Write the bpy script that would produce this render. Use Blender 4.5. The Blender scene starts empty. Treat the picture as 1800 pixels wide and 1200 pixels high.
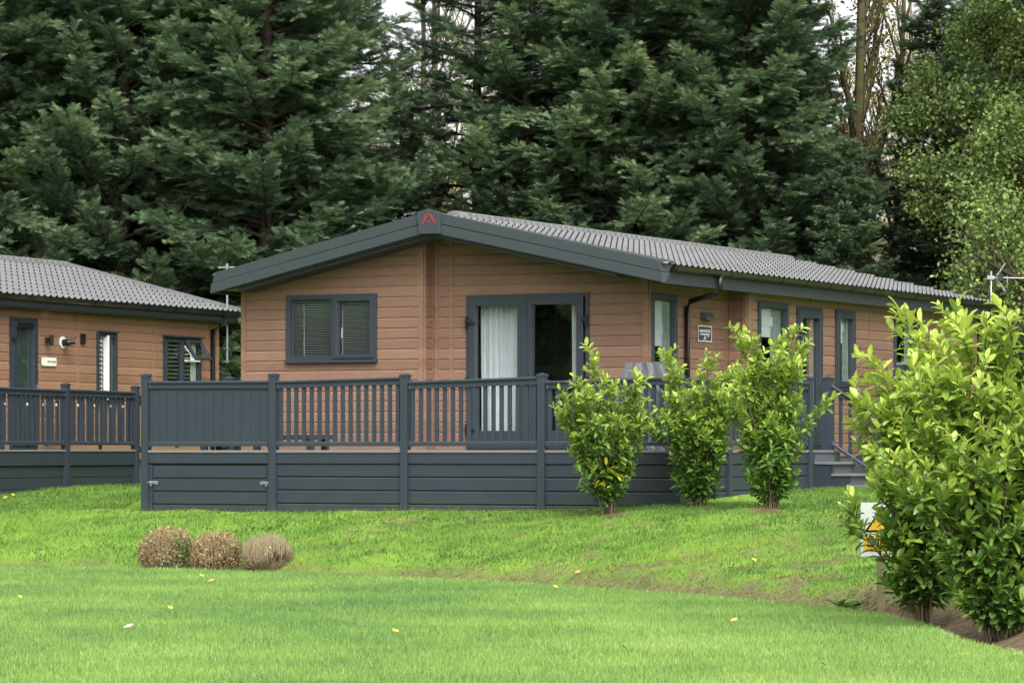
import bpy, bmesh, math, random
import numpy as np
from mathutils import Vector, Matrix, Quaternion
random.seed(7); RNG = np.random.default_rng(7)
SC = bpy.context.scene; COL = SC.collection
# ------------------------------------------------------------------ camera, sky, sun, exposure
EYE = 1.45
cd = bpy.data.cameras.new('camera'); cam = bpy.data.objects.new('camera', cd); COL.objects.link(cam)
cam.location = (0, 0, EYE); cam.rotation_euler = (math.radians(90), 0, 0)
cd.sensor_width = 36; cd.lens = 120.0; cd.shift_y = 0.1062; cd.clip_end = 1500; cd.clip_start = .5
SC.camera = cam
SUN_EL, SUN_AZ = math.radians(50), math.radians(166)          # azimuth clockwise from +Y
w = bpy.data.worlds.new('World'); SC.world = w; w.use_nodes = True
nt = w.node_tree; bg = nt.nodes['Background']
sky = nt.nodes.new('ShaderNodeTexSky'); sky.sky_type = 'NISHITA'; sky.sun_disc = False
sky.sun_elevation = SUN_EL; sky.sun_rotation = SUN_AZ; sky.dust_density = 5.0; sky.air_density = 1.0; sky.ozone_density = 1.0
hs = nt.nodes.new('ShaderNodeHueSaturation'); hs.inputs['Saturation'].default_value = 0.12; hs.inputs['Value'].default_value = 1.7
nt.links.new(sky.outputs[0], hs.inputs['Color']); nt.links.new(hs.outputs[0], bg.inputs['Color'])
bg.inputs['Strength'].default_value = 0.15
sd = bpy.data.lights.new('sun', 'SUN'); sd.energy = 1.1; sd.angle = math.radians(28); sd.color = (1, .965, .91)
sun = bpy.data.objects.new('sun', sd); COL.objects.link(sun)
sv = Vector((math.sin(SUN_AZ) * math.cos(SUN_EL), math.cos(SUN_AZ) * math.cos(SUN_EL), math.sin(SUN_EL)))
sun.rotation_euler = sv.to_track_quat('Z', 'Y').to_euler(); sun.location = (0, 0, 40)
SC.view_settings.view_transform = 'Standard'; SC.view_settings.look = 'None'
SC.view_settings.exposure = 0.58; SC.view_settings.gamma = 1
SC.cycles.max_bounces = 6; SC.cycles.transparent_max_bounces = 10
# ------------------------------------------------------------------ materials
def newmat(name):
    m = bpy.data.materials.new(name); m.use_nodes = True
    return m, m.node_tree.nodes, m.node_tree.links, m.node_tree.nodes['Principled BSDF']
def N(nd, t, **kw):
    n = nd.new(t)
    for k, v in kw.items():
        if k in n.inputs: n.inputs[k].default_value = v
        else: setattr(n, k, v)
    return n
def mat(name, col, rough=.5, spec=.5, metal=0, var=.12, scale=6., bump=0., bscale=60., dirt=None, coat=0):
    m, nd, lk, p = newmat(name)
    p.inputs['Roughness'].default_value = rough; p.inputs['Specular IOR Level'].default_value = spec
    p.inputs['Metallic'].default_value = metal; p.inputs['Coat Weight'].default_value = coat
    tc = N(nd, 'ShaderNodeTexCoord')
    no = N(nd, 'ShaderNodeTexNoise', Scale=scale, Detail=5.); lk.new(tc.outputs['Object'], no.inputs['Vector'])
    mx = N(nd, 'ShaderNodeMix', data_type='RGBA')
    mx.inputs[6].default_value = tuple(c * (1 - var) for c in col) + (1,); mx.inputs[7].default_value = tuple(min(1, c * (1 + var)) for c in col) + (1,)
    lk.new(no.outputs[0], mx.inputs[0]); out = mx.outputs[2]
    if dirt:
        n2 = N(nd, 'ShaderNodeTexNoise', Scale=dirt[1], Detail=6.); lk.new(tc.outputs['Object'], n2.inputs['Vector'])
        r = N(nd, 'ShaderNodeMapRange'); r.inputs[1].default_value = dirt[2]; r.inputs[2].default_value = dirt[2] + .2; r.inputs[4].default_value = dirt[3]
        lk.new(n2.outputs[0], r.inputs[0])
        m2 = N(nd, 'ShaderNodeMix', data_type='RGBA'); m2.inputs[7].default_value = dirt[0] + (1,)
        lk.new(r.outputs[0], m2.inputs[0]); lk.new(out, m2.inputs[6]); out = m2.outputs[2]
    lk.new(out, p.inputs['Base Color'])
    if bump:
        n3 = N(nd, 'ShaderNodeTexNoise', Scale=bscale, Detail=4.); lk.new(tc.outputs['Object'], n3.inputs['Vector'])
        b = N(nd, 'ShaderNodeBump', Strength=bump, Distance=.01); lk.new(n3.outputs[0], b.inputs['Height']); lk.new(b.outputs[0], p.inputs['Normal'])
    return m
def siding(name, col):
    m, nd, lk, p = newmat(name); p.inputs['Roughness'].default_value = .62; p.inputs['Specular IOR Level'].default_value = .35
    tc = N(nd, 'ShaderNodeTexCoord'); mp = N(nd, 'ShaderNodeMapping'); mp.inputs['Scale'].default_value = (1, 1, 14)
    lk.new(tc.outputs['Object'], mp.inputs[0])
    g = N(nd, 'ShaderNodeTexNoise', Scale=7., Detail=8., Roughness=.7, Distortion=.6); lk.new(mp.outputs[0], g.inputs['Vector'])
    sx = N(nd, 'ShaderNodeSeparateXYZ'); lk.new(tc.outputs['Object'], sx.inputs[0])
    mu = N(nd, 'ShaderNodeMath', operation='MULTIPLY'); mu.inputs[1].default_value = 1 / .145; lk.new(sx.outputs[2], mu.inputs[0])
    ad = N(nd, 'ShaderNodeMath', operation='ADD'); ad.inputs[1].default_value = .228; lk.new(mu.outputs[0], ad.inputs[0])
    fl = N(nd, 'ShaderNodeMath', operation='FLOOR'); lk.new(ad.outputs[0], fl.inputs[0])
    wn = N(nd, 'ShaderNodeTexWhiteNoise', noise_dimensions='1D'); lk.new(fl.outputs[0], wn.inputs['W'])
    big = N(nd, 'ShaderNodeTexNoise', Scale=1.3, Detail=3.); lk.new(tc.outputs['Object'], big.inputs['Vector'])
    a1 = N(nd, 'ShaderNodeMath', operation='MULTIPLY_ADD'); a1.inputs[1].default_value = .25; lk.new(wn.outputs[0], a1.inputs[0]); lk.new(g.outputs[0], a1.inputs[2])
    a2 = N(nd, 'ShaderNodeMath', operation='MULTIPLY_ADD'); a2.inputs[1].default_value = .35; lk.new(big.outputs[0], a2.inputs[0]); lk.new(a1.outputs[0], a2.inputs[2])
    r = N(nd, 'ShaderNodeValToRGB'); e = r.color_ramp.elements
    e[0].position = .5; e[0].color = tuple(c * .72 for c in col) + (1,); e[1].position = 1.1 if False else 1.0; e[1].color = tuple(min(1, c * 1.22) for c in col) + (1,)
    lk.new(a2.outputs[0], r.inputs[0]); lk.new(r.outputs[0], p.inputs['Base Color'])
    mp2 = N(nd, 'ShaderNodeMapping'); mp2.inputs['Scale'].default_value = (1, 1, 5); lk.new(tc.outputs['Object'], mp2.inputs[0])
    g2 = N(nd, 'ShaderNodeTexNoise', Scale=26., Detail=5., Distortion=1.0); lk.new(mp2.outputs[0], g2.inputs['Vector'])
    b = N(nd, 'ShaderNodeBump', Strength=.55, Distance=.012); lk.new(g2.outputs[0], b.inputs['Height']); lk.new(b.outputs[0], p.inputs['Normal'])
    return m
def leafmat(name, cols, rough=.4, spec=.5, trans=.3, scale=2.5, nvar=.35):
    """cols = ramp over the mesh attribute 'tint' (0 old leaf .. 1 young leaf)"""
    m, nd, lk, p = newmat(name); p.inputs['Roughness'].default_value = rough; p.inputs['Specular IOR Level'].default_value = spec
    at = N(nd, 'ShaderNodeAttribute', attribute_name='tint')
    tc = N(nd, 'ShaderNodeTexCoord'); no = N(nd, 'ShaderNodeTexNoise', Scale=scale, Detail=4.); lk.new(tc.outputs['Object'], no.inputs['Vector'])
    a = N(nd, 'ShaderNodeMath', operation='MULTIPLY_ADD'); a.inputs[1].default_value = nvar; lk.new(no.outputs[0], a.inputs[0]); lk.new(at.outputs['Fac'], a.inputs[2])
    s = N(nd, 'ShaderNodeMath', operation='SUBTRACT'); s.inputs[1].default_value = nvar * .5; lk.new(a.outputs[0], s.inputs[0])
    r = N(nd, 'ShaderNodeValToRGB'); e = r.color_ramp.elements
    while len(e) < len(cols): e.new(.5)
    for i, (pos, c) in enumerate(cols): e[i].position = pos; e[i].color = c + (1,)
    lk.new(s.outputs[0], r.inputs[0]); lk.new(r.outputs[0], p.inputs['Base Color'])
    if trans:
        tr = N(nd, 'ShaderNodeBsdfTranslucent'); lk.new(r.outputs[0], tr.inputs[0])
        mx = N(nd, 'ShaderNodeMixShader'); mx.inputs[0].default_value = trans
        lk.new(p.outputs[0], mx.inputs[1]); lk.new(tr.outputs[0], mx.inputs[2]); lk.new(mx.outputs[0], nd['Material Output'].inputs[0])
    return m
M = {}
M['sidingA'] = siding('brown_cladding', (.2, .114, .075))
M['sidingB'] = siding('amber_cladding', (.25, .138, .083))
M['anthracite'] = mat('anthracite_upvc', (.026, .034, .045), .38, .5, var=.08)
M['fascia'] = mat('fascia_upvc', (.033, .043, .048), .4, .5, var=.05)
M['fence'] = mat('fence_upvc', (.024, .032, .046), .45, .5, var=.1, scale=3, dirt=((.04, .05, .04), 2.2, .6, .3))
def algae(m):
    nd, lk = m.node_tree.nodes, m.node_tree.links; p = nd['Principled BSDF']; src = p.inputs['Base Color'].links[0].from_socket
    tc = N(nd, 'ShaderNodeTexCoord'); sx = N(nd, 'ShaderNodeSeparateXYZ'); lk.new(tc.outputs['Object'], sx.inputs[0])
    no = N(nd, 'ShaderNodeTexNoise', Scale=3.5, Detail=7.); lk.new(tc.outputs['Object'], no.inputs[0])
    r = N(nd, 'ShaderNodeMapRange'); r.inputs[1].default_value = 1.15; r.inputs[2].default_value = .6; r.inputs[3].default_value = -.35; r.inputs[4].default_value = .35; lk.new(sx.outputs[2], r.inputs[0])
    a = N(nd, 'ShaderNodeMath', operation='ADD'); lk.new(r.outputs[0], a.inputs[0]); lk.new(no.outputs[0], a.inputs[1])
    q = N(nd, 'ShaderNodeMapRange'); q.inputs[1].default_value = .45; q.inputs[2].default_value = .95; q.inputs[4].default_value = .5; lk.new(a.outputs[0], q.inputs[0])
    mx = N(nd, 'ShaderNodeMix', data_type='RGBA'); mx.inputs[7].default_value = (.05, .058, .04, 1); lk.new(q.outputs[0], mx.inputs[0]); lk.new(src, mx.inputs[6]); lk.new(mx.outputs[2], p.inputs['Base Color'])
algae(M['fence'])
M['soffit'] = mat('soffit_upvc', (.03, .035, .041), .5, .4)
M['tile'] = mat('roof_tile_metal', (.15, .15, .155), .62, .35, var=.15, scale=9, bump=.15, bscale=200, dirt=((.1, .105, .085), 1.6, .5, .6))
M['gap'] = mat('painted_gap_shade', (.012, .012, .014), .9, .1)  # shade below the roof tile lips, put in as a flat dark colour
M['black'] = mat('black_plastic', (.012, .012, .013), .3, .5, var=.2, dirt=((.05, .06, .035), 3., .55, .5))
M['deck'] = mat('deck_board', (.15, .158, .165), .6, .4, var=.12, scale=12)
M['riser'] = mat('riser_board', (.085, .092, .1), .6, .4)
M['white'] = mat('white_plastic', (.78, .78, .78), .4, .4, var=.03)
M['bulb'] = mat('clear_bulb', (.3, .32, .33), .08, .8)
M['steel'] = mat('galvanised_steel', (.3, .31, .33), .4, .5, metal=.6, var=.1)
M['red'] = mat('red_enamel', (.32, .022, .02), .4, .5, var=.03)
M['cream'] = mat('cream_plaque', (.7, .7, .58), .4, .4, var=.04)
M['signyellow'] = mat('sign_yellow', (.85, .5, .04), .4, .4, var=.05)
M['wood'] = mat('green_timber', (.27, .25, .12), .8, .2, var=.3, scale=14, bump=.4)
M['interior'] = mat('interior_wall', (.12, .115, .1), .8, .2)
M['netcurtain'] = mat('grey_green_net', (.3, .35, .33), .8, .2, var=.15)
M['curtain'] = mat('white_curtain', (.74, .77, .8), .8, .2, var=.05)
M['blind'] = mat('venetian_blind', (.55, .57, .58), .5, .4, var=.05)
M['cover'] = mat('grey_pvc_cover', (.06, .062, .07), .5, .5, var=.25, scale=5)
M['coverlight'] = mat('pale_pvc_cover', (.17, .17, .19), .5, .5, var=.2, scale=5)
M['bark'] = mat('bark_brown', (.05, .037, .028), .9, .1, var=.35, scale=9, bump=.8, bscale=30)
M['barkivy'] = mat('bark_pale_olive', (.12, .1, .06), .9, .1, var=.5, scale=7, bump=.8, bscale=30, dirt=((.14, .16, .045), 2.5, .48, .8))
M['twig'] = mat('dead_twig', (.33, .27, .17), .9, .1, var=.3)
M['stem'] = mat('laurel_stem', (.13, .105, .06), .8, .2, var=.3)
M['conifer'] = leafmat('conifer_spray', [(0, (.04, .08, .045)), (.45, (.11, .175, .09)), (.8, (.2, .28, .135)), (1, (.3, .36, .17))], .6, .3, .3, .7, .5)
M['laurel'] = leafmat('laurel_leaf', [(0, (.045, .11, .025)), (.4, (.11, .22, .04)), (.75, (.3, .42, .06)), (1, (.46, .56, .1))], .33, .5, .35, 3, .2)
M['broad'] = leafmat('broad_leaf', [(0, (.05, .1, .035)), (.5, (.15, .22, .06)), (.85, (.25, .33, .085)), (1, (.36, .4, .1))], .5, .4, .3, .8, .4)
M['autumn'] = leafmat('autumn_leaf', [(0, (.1, .11, .03)), (.5, (.28, .24, .06)), (1, (.55, .42, .08))], .6, .3, .35, 1, .5)
M['drybrown'] = leafmat('dry_leaf', [(0, (.1, .065, .03)), (.5, (.3, .2, .09)), (1, (.55, .42, .22))], .8, .2, .1, 9, .5)
M['yellowed'] = leafmat('yellowed_leaf', [(0, (.42, .42, .04)), (1, (.62, .5, .04))], .4, .5, .3, 6, .3)
def glassmat():
    m, nd, lk, p = newmat('window_glass')
    tr = N(nd, 'ShaderNodeBsdfTransparent'); tr.inputs[0].default_value = (.86, .9, .88, 1)
    gl = N(nd, 'ShaderNodeBsdfGlossy', Roughness=.015); gl.inputs[0].default_value = (.9, .92, .95, 1)
    tc = N(nd, 'ShaderNodeTexCoord'); no = N(nd, 'ShaderNodeTexNoise', Scale=2.2, Detail=1.); lk.new(tc.outputs['Object'], no.inputs[0])
    b = N(nd, 'ShaderNodeBump', Strength=.25, Distance=.02); lk.new(no.outputs[0], b.inputs['Height']); lk.new(b.outputs[0], gl.inputs['Normal'])
    lw = N(nd, 'ShaderNodeLayerWeight', Blend=.5); pw = N(nd, 'ShaderNodeMath', operation='POWER'); pw.inputs[1].default_value = 5; lk.new(lw.outputs['Facing'], pw.inputs[0]); ad = N(nd, 'ShaderNodeMath', operation='ADD'); ad.inputs[1].default_value = .27; lk.new(pw.outputs[0], ad.inputs[0])
    mx = N(nd, 'ShaderNodeMixShader'); lk.new(ad.outputs[0], mx.inputs[0]); lk.new(tr.outputs[0], mx.inputs[1]); lk.new(gl.outputs[0], mx.inputs[2])
    lk.new(mx.outputs[0], nd['Material Output'].inputs[0]); return m
M['glass'] = glassmat()
# ------------------------------------------------------------------ object helpers
def tag(o, label=None, category=None, group=None, kind=None):
    for k, v in (('label', label), ('category', category), ('group', group), ('kind', kind)):
        if v: o[k] = v
    return o
def empty(name, loc=(0, 0, 0), rz=0, **kw):
    o = bpy.data.objects.new(name, None); COL.objects.link(o); o.location = loc; o.rotation_euler = (0, 0, rz); o.empty_display_size = .2
    return tag(o, **kw)
def link(name, me, m, parent=None, **kw):
    if m is not None: me.materials.append(m)
    o = bpy.data.objects.new(name, me); COL.objects.link(o)
    if parent is not None: o.parent = parent
    return tag(o, **kw)
class MB:
    """collects simple solids; build() links them as one mesh object"""
    def __init__(s, fr=None): s.v = []; s.f = []; s.fr = fr
    def pt(s, a, b, c): return s.fr(a, b, c) if s.fr else (a, b, c)
    def quad(s, *p):
        n = len(s.v); s.v += [s.pt(*q) for q in p]; s.f.append(tuple(range(n, n + len(p)))); return s
    def box(s, a0, a1, b0, b1, c0, c1):
        n = len(s.v)
        for c in (c0, c1):
            for a, b in ((a0, b0), (a1, b0), (a1, b1), (a0, b1)): s.v.append(s.pt(a, b, c))
        s.f += [(n, n+3, n+2, n+1), (n+4, n+5, n+6, n+7)] + [(n+i, n+(i+1) % 4, n+4+(i+1) % 4, n+4+i) for i in range(4)]
        return s
    def prism(s, prof, a0, a1, axis=0):
        """closed profile [(p,q)] swept along axis (0: x, 1: y, 2: z)"""
        n = len(s.v); k = len(prof)
        for a in (a0, a1):
            for p, q in prof: s.v.append(s.pt(*((a, p, q) if axis == 0 else (p, a, q) if axis == 1 else (p, q, a))))
        s.f += [tuple(range(n, n+k)), tuple(range(n+2*k-1, n+k-1, -1))] + [(n+i, n+(i+1) % k, n+k+(i+1) % k, n+k+i) for i in range(k)]
        return s
    def tube(s, pts, rad, sides=8):
        pts = [Vector(s.pt(*p)) for p in pts]; n = len(s.v); k = len(pts)
        if not hasattr(rad, '__len__'): rad = [rad] * k
        for i, p in enumerate(pts):
            d = (pts[min(i+1, k-1)] - pts[max(i-1, 0)]).normalized()
            a = d.cross(Vector((0, 0, 1)) if abs(d.z) < .95 else Vector((1, 0, 0))).normalized(); b = d.cross(a)
            for j in range(sides):
                t = 2 * math.pi * j / sides; s.v.append(tuple(p + rad[i] * (a * math.cos(t) + b * math.sin(t))))
        for i in range(k - 1):
            for j in range(sides): s.f.append((n+i*sides+j, n+i*sides+(j+1) % sides, n+(i+1)*sides+(j+1) % sides, n+(i+1)*sides+j))
        s.f += [tuple(range(n, n+sides)), tuple(range(n+(k-1)*sides, n+k*sides))]
        return s
    def ring(s, a0, a1, c0, c1, w, b0, b1, wb=None):
        wb = wb or w
        s.box(a0, a0+w, b0, b1, c0, c1); s.box(a1-w, a1, b0, b1, c0, c1)
        s.box(a0+w, a1-w, b0, b1, c1-w, c1); s.box(a0+w, a1-w, b0, b1, c0, c0+wb); return s
    def build(s, name, m, parent=None, smooth=False, clip=None, recalc=True, bevel=0, **kw):
        me = bpy.data.meshes.new(name); me.from_pydata(s.v, [], s.f)
        bm = bmesh.new(); bm.from_mesh(me)
        if clip:
            for co, no in clip: bmesh.ops.bisect_plane(bm, geom=bm.verts[:]+bm.edges[:]+bm.faces[:], plane_co=co, plane_no=no, clear_outer=True)
        if recalc: bmesh.ops.recalc_face_normals(bm, faces=bm.faces)
        bm.to_mesh(me); bm.free()
        if smooth:
            for p in me.polygons: p.use_smooth = True
        o = link(name, me, m, parent, **kw)
        if bevel:
            b = o.modifiers.new('bevel', 'BEVEL'); b.width = bevel; b.segments = 2; b.limit_method = 'ANGLE'
        return o
def npmesh(name, V, F, m, parent=None, tint=None, smooth=False, **kw):
    """V (n,3), F (m,k) arrays"""
    me = bpy.data.meshes.new(name); V = np.asarray(V, np.float32); F = np.asarray(F, np.int32); k = F.shape[1]
    me.vertices.add(len(V)); me.vertices.foreach_set('co', V.ravel())
    me.loops.add(F.size); me.loops.foreach_set('vertex_index', F.ravel())
    me.polygons.add(len(F)); me.polygons.foreach_set('loop_start', np.arange(0, F.size, k, dtype=np.int32))
    me.polygons.foreach_set('loop_total', np.full(len(F), k, np.int32))
    if smooth: me.polygons.foreach_set('use_smooth', np.ones(len(F), bool))
    me.update()
    if tint is not None:
        a = me.attributes.new('tint', 'FLOAT', 'POINT'); a.data.foreach_set('value', np.asarray(tint, np.float32))
    me.validate()
    return link(name, me, m, parent, **kw)
def unit(a): return a / np.maximum(np.linalg.norm(a, axis=-1, keepdims=True), 1e-9)
def scatter(T, TF, O, D, U, L, W):
    """template T (k,3: along, across, up; unit size) at origins O along D with up hint U -> V,F"""
    D = unit(D); S = unit(np.cross(D, U)); Nn = np.cross(S, D)
    L = np.broadcast_to(np.asarray(L, float), (len(O),)); W = np.broadcast_to(np.asarray(W, float), (len(O),))
    V = (O[:, None] + T[None, :, :1] * D[:, None] * L[:, None, None] + T[None, :, 1:2] * S[:, None] * W[:, None, None]
         + T[None, :, 2:3] * Nn[:, None] * L[:, None, None])
    F = TF[None] + (np.arange(len(O)) * len(T))[:, None, None]
    return V.reshape(-1, 3), F.reshape(-1, TF.shape[1])
def tubes_np(segs, sides=4):
    """segs: list of (pts (k,3), radii (k)) -> V,F quads"""
    VV = []; FF = []; n = 0
    for P, R in segs:
        P = np.asarray(P, float); k = len(P); d = unit(np.gradient(P, axis=0))
        h = np.where(np.abs(d[:, 2:3]) < .95, np.array([[0, 0, 1.]]), np.array([[1., 0, 0]]))
        a = unit(np.cross(d, h)); b = np.cross(d, a); t = np.arange(sides) * 2 * np.pi / sides
        V = P[:, None] + np.asarray(R)[:, None, None] * (a[:, None] * np.cos(t)[None, :, None] + b[:, None] * np.sin(t)[None, :, None])
        VV.append(V.reshape(-1, 3)); i = np.arange(k-1)[:, None] * sides; j = np.arange(sides)[None]; j2 = (j + 1) % sides
        FF.append(np.stack([i+j, i+j2, i+sides+j2, i+sides+j], -1).reshape(-1, 4) + n); n += k * sides
    return np.concatenate(VV), np.concatenate(FF)
def copy_tree(o, parent=None):
    c = o.copy(); COL.objects.link(c)
    if parent is not None: c.parent = parent
    for ch in list(o.children): copy_tree(ch, c)
    return c
def text_mesh(name, body, size, m, parent, M4, extr=.0015, bold=0, align='CENTER'):
    cu = bpy.data.curves.new(name, 'FONT'); cu.body = body; cu.size = size; cu.extrude = extr; cu.align_x = align; cu.align_y = 'CENTER'; cu.offset = bold
    t = bpy.data.objects.new(name, cu); COL.objects.link(t); bpy.context.view_layer.update()
    me = bpy.data.meshes.new_from_object(t.evaluated_get(bpy.context.evaluated_depsgraph_get())); bpy.data.objects.remove(t)
    me.transform(M4); me.materials.clear()
    return link(name, me, m, parent)
# ------------------------------------------------------------------ ground
EDGE = np.array([(-40, 49), (-14, 45.5), (-6.4, 42.6), (-4.16, 41.6), (-1.99, 39.7), (0, 37.2), (1.71, 34.25), (2.89, 31.5), (3.29, 29.9), (3.43, 27.8), (3.42, 25.7), (3.63, 24.2), (4.4, 18), (6, -40)], float)
def sdist(X, Y):
    """signed distance to the lawn's edge, positive on the bank side"""
    best = np.full(X.shape, 1e9); sg = np.ones(X.shape)
    for a, b in zip(EDGE[:-1], EDGE[1:]):
        d = b - a; L2 = d @ d; t = np.clip(((X-a[0])*d[0] + (Y-a[1])*d[1]) / L2, 0, 1)
        dx = X - (a[0]+t*d[0]); dy = Y - (a[1]+t*d[1]); q = np.hypot(dx, dy); cr = d[0]*dy - d[1]*dx
        u = q < best - 1e-9; best = np.where(u, q, best); sg = np.where(u, np.where(cr > 0, 1., -1.), sg)
    return best * sg
_ph = np.random.default_rng(3).uniform(0, 6.28, (24, 2)); _fr = np.random.default_rng(4).normal(0, 1, (24, 2))
def nz(X, Y, f):
    s = 0
    for i in range(10): s = s + np.sin((X*_fr[i, 0] + Y*_fr[i, 1]) * f + _ph[i, 0]) * np.cos((X*_fr[i+10, 1] - Y*_fr[i+10, 0]) * f * .8 + _ph[i, 1])
    return s / 5
def sm(a, b, x): t = np.clip((x-a)/(b-a), 0, 1); return t*t*(3-2*t)
def ground(X, Y):
    X = np.asarray(X, float); Y = np.asarray(Y, float)
    d = sdist(X, Y); DF = np.interp(X, [-5, -4, -1, 0, 1.2, 2.3, 3, 5], [4.1, 4.05, 4.1, 4.1, 3.9, 4.3, 4.4, 6.]); t = d / DF; ZC = np.interp(X, [-4, 1, 2.3, 4], [.64, .665, .735, .74])
    z = np.where(t < 1, ZC * (.85*np.clip(t, 0, 1) + .15*sm(0, 1, t)), np.minimum(ZC + .05*(d-DF), .9))
    z = z - .17 * sm(0, .1, d) * (1 - sm(.3, 1.1, d))
    z = z + .045 * nz(X, Y, 1.7) * sm(0, 1, d) * (1 - sm(.95, 1.1, t)) + .022 * nz(X, Y, 5) * sm(0, .5, d) * (1 - sm(.95, 1.1, t))
    z = z + .012 * nz(X, Y, .5) * sm(0, 2, -d)
    z = z + .09 * np.clip(Y - 76, 0, 60) * (Y > 76)
    return np.where(Y < 12, np.minimum(z, .05), z)
def axis(a, b, step, lo, hi, big): return np.concatenate([np.linspace(lo, a, big, endpoint=False), np.arange(a, b, step), np.linspace(b, hi, big)])
xs = axis(-11, 13, .1, -160, 160, 30); ys = axis(18, 62, .12, -90, 300, 40)
GX, GY = np.meshgrid(xs, ys); GZ = ground(GX, GY); nx, ny = len(xs), len(ys)
idx = (np.arange(ny-1)[:, None]*nx + np.arange(nx-1)[None]).ravel()
def groundmat():
    m, nd, lk, p = newmat('ground_soil_and_turf'); p.inputs['Roughness'].default_value = .95; p.inputs['Specular IOR Level'].default_value = .15
    at = N(nd, 'ShaderNodeAttribute', attribute_name='tint'); tc = N(nd, 'ShaderNodeTexCoord')
    n1 = N(nd, 'ShaderNodeTexNoise', Scale=1.2, Detail=8.); lk.new(tc.outputs['Object'], n1.inputs[0])
    n2 = N(nd, 'ShaderNodeTexNoise', Scale=14., Detail=6.); lk.new(tc.outputs['Object'], n2.inputs[0])
    soil = N(nd, 'ShaderNodeValToRGB'); e = soil.color_ramp.elements; e[0].position = .3; e[0].color = (.07, .05, .032, 1); e[1].position = .7; e[1].color = (.17, .125, .075, 1); lk.new(n2.outputs[0], soil.inputs[0])
    turf = N(nd, 'ShaderNodeValToRGB'); e = turf.color_ramp.elements; e[0].position = .3; e[0].color = (.08, .17, .02, 1); e[1].position = .7; e[1].color = (.16, .27, .035, 1); lk.new(n1.outputs[0], turf.inputs[0])
    mx = N(nd, 'ShaderNodeMix', data_type='RGBA'); lk.new(at.outputs['Fac'], mx.inputs[0]); lk.new(turf.outputs[0], mx.inputs[6]); lk.new(soil.outputs[0], mx.inputs[7]); lk.new(mx.outputs[2], p.inputs['Base Color'])
    b = N(nd, 'ShaderNodeBump', Strength=.8, Distance=.03); lk.new(n2.outputs[0], b.inputs['Height']); lk.new(b.outputs[0], p.inputs['Normal'])
    return m
def soilmask(X, Y):
    d = sdist(X, Y)
    s = sm(-.02, .05, d) * (1 - sm(.5, 1.05, d + .3*nz(X, Y, 3.))) * (.8 + .2*sm(-2.2, 2.0, X)) * (.9 + .3*nz(X, Y, 4.))
    s = np.maximum(s, sm(3.1, 3.4, X) * sm(0, .12, d) * (1 - sm(.7, 1.3, d + .2*nz(X, Y, 4.))) * (Y < 33))
    s = np.maximum(s, (1 - sm(.25, .5, np.abs(d-.3))) * (np.abs(X + 3.75) < 1.1))
    s = np.maximum(s, .9 * sm(.1, .9, .7*nz(X, Y*.55, 1.7) + .5*nz(X, Y*.6, 5.) + .45*nz(X, Y*.6, 13.) + .15*(1 - sm(1, 4, d))) * sm(.1, .5, d) * (1 - sm(3.2, 5.2, d)) * sm(-4.5, -1, X))
    for bx, by, r in ((1.25, 41.8, .2), (3.0, 40.2, .25), (2.3, 42., .2)):
        s = np.maximum(s, 1 - sm(r*.5, r, np.hypot(X-bx, (Y-by)*.5) + .08*nz(X, Y, 9)))
    s = np.maximum(s, (Y > 62) * .8)
    return np.clip(s, 0, 1)
V = np.stack([GX, GY, GZ], -1).reshape(-1, 3)
npmesh('ground', V, np.stack([idx, idx+1, idx+nx+1, idx+nx], -1), groundmat(), tint=soilmask(GX, GY).ravel(), smooth=True, kind='structure')
def gz(x, y): return float(ground(np.array([x]), np.array([y]))[0])
# ------------------------------------------------------------------ grass
BLADE = np.array([(0, -.5, 0), (0, .5, 0), (.55, .32, -.03), (.55, -.32, -.03), (1, 0, -.16)], float)
BF = np.array([(0, 1, 2), (0, 2, 3), (3, 2, 4)])
def grassmat(name, cols, sc):
    m = leafmat(name, cols, .55, .25, .45, sc, .9); return m
def grass(name, X, Y, mtl, h, wd, lean, tintbias, label, cat='grass'):
    n = len(X); Z = ground(X, Y) - .006; O = np.stack([X, Y, Z], -1)
    a = RNG.uniform(0, 2*np.pi, n); D = np.stack([np.cos(a)*lean, np.sin(a)*lean, np.ones(n)], -1) * 1.0
    D[:, :2] *= RNG.uniform(.2, 1, n)[:, None]
    a2 = RNG.uniform(0, 2*np.pi, n); U = np.stack([np.cos(a2), np.sin(a2), np.zeros(n)], -1)
    V, F = scatter(BLADE, BF, O, D, U, h * RNG.uniform(.55, 1.2, n), wd * RNG.uniform(.7, 1.3, n))
    t = np.clip(RNG.normal(.5, .16, n) + tintbias, 0, 1)
    npmesh(name, V, F, mtl, tint=np.repeat(t, 5), kind='stuff', label=label, category=cat)
def sample(n, y0, y1):
    Y = y0 + (y1-y0) * RNG.uniform(0, 1, n); hw = .165*Y + 1.3; X = RNG.uniform(-1, 1, n) * hw
    return X, Y
M['lawn'] = grassmat('lawn_grass', [(0, (.115, .205, .08)), (.3, (.18, .31, .1)), (.6, (.28, .43, .1)), (1, (.43, .54, .2))], .55)
M['bankgrass'] = grassmat('bank_grass', [(0, (.05, .11, .03)), (.4, (.1, .2, .045)), (.7, (.19, .3, .055)), (1, (.34, .4, .08))], 1.1)
X = []; Y = []
for y0, y1, dens in ((19, 26, 2300), (26, 33, 1700), (33, 44, 1200)):
    hw = .165*(y0+y1)/2 + 1.3; a, b = sample(int(dens * 2*hw * (y1-y0)), y0, y1); X.append(a); Y.append(b)
X = np.concatenate(X); Y = np.concatenate(Y); d = sdist(X, Y); k = d < .03
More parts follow.
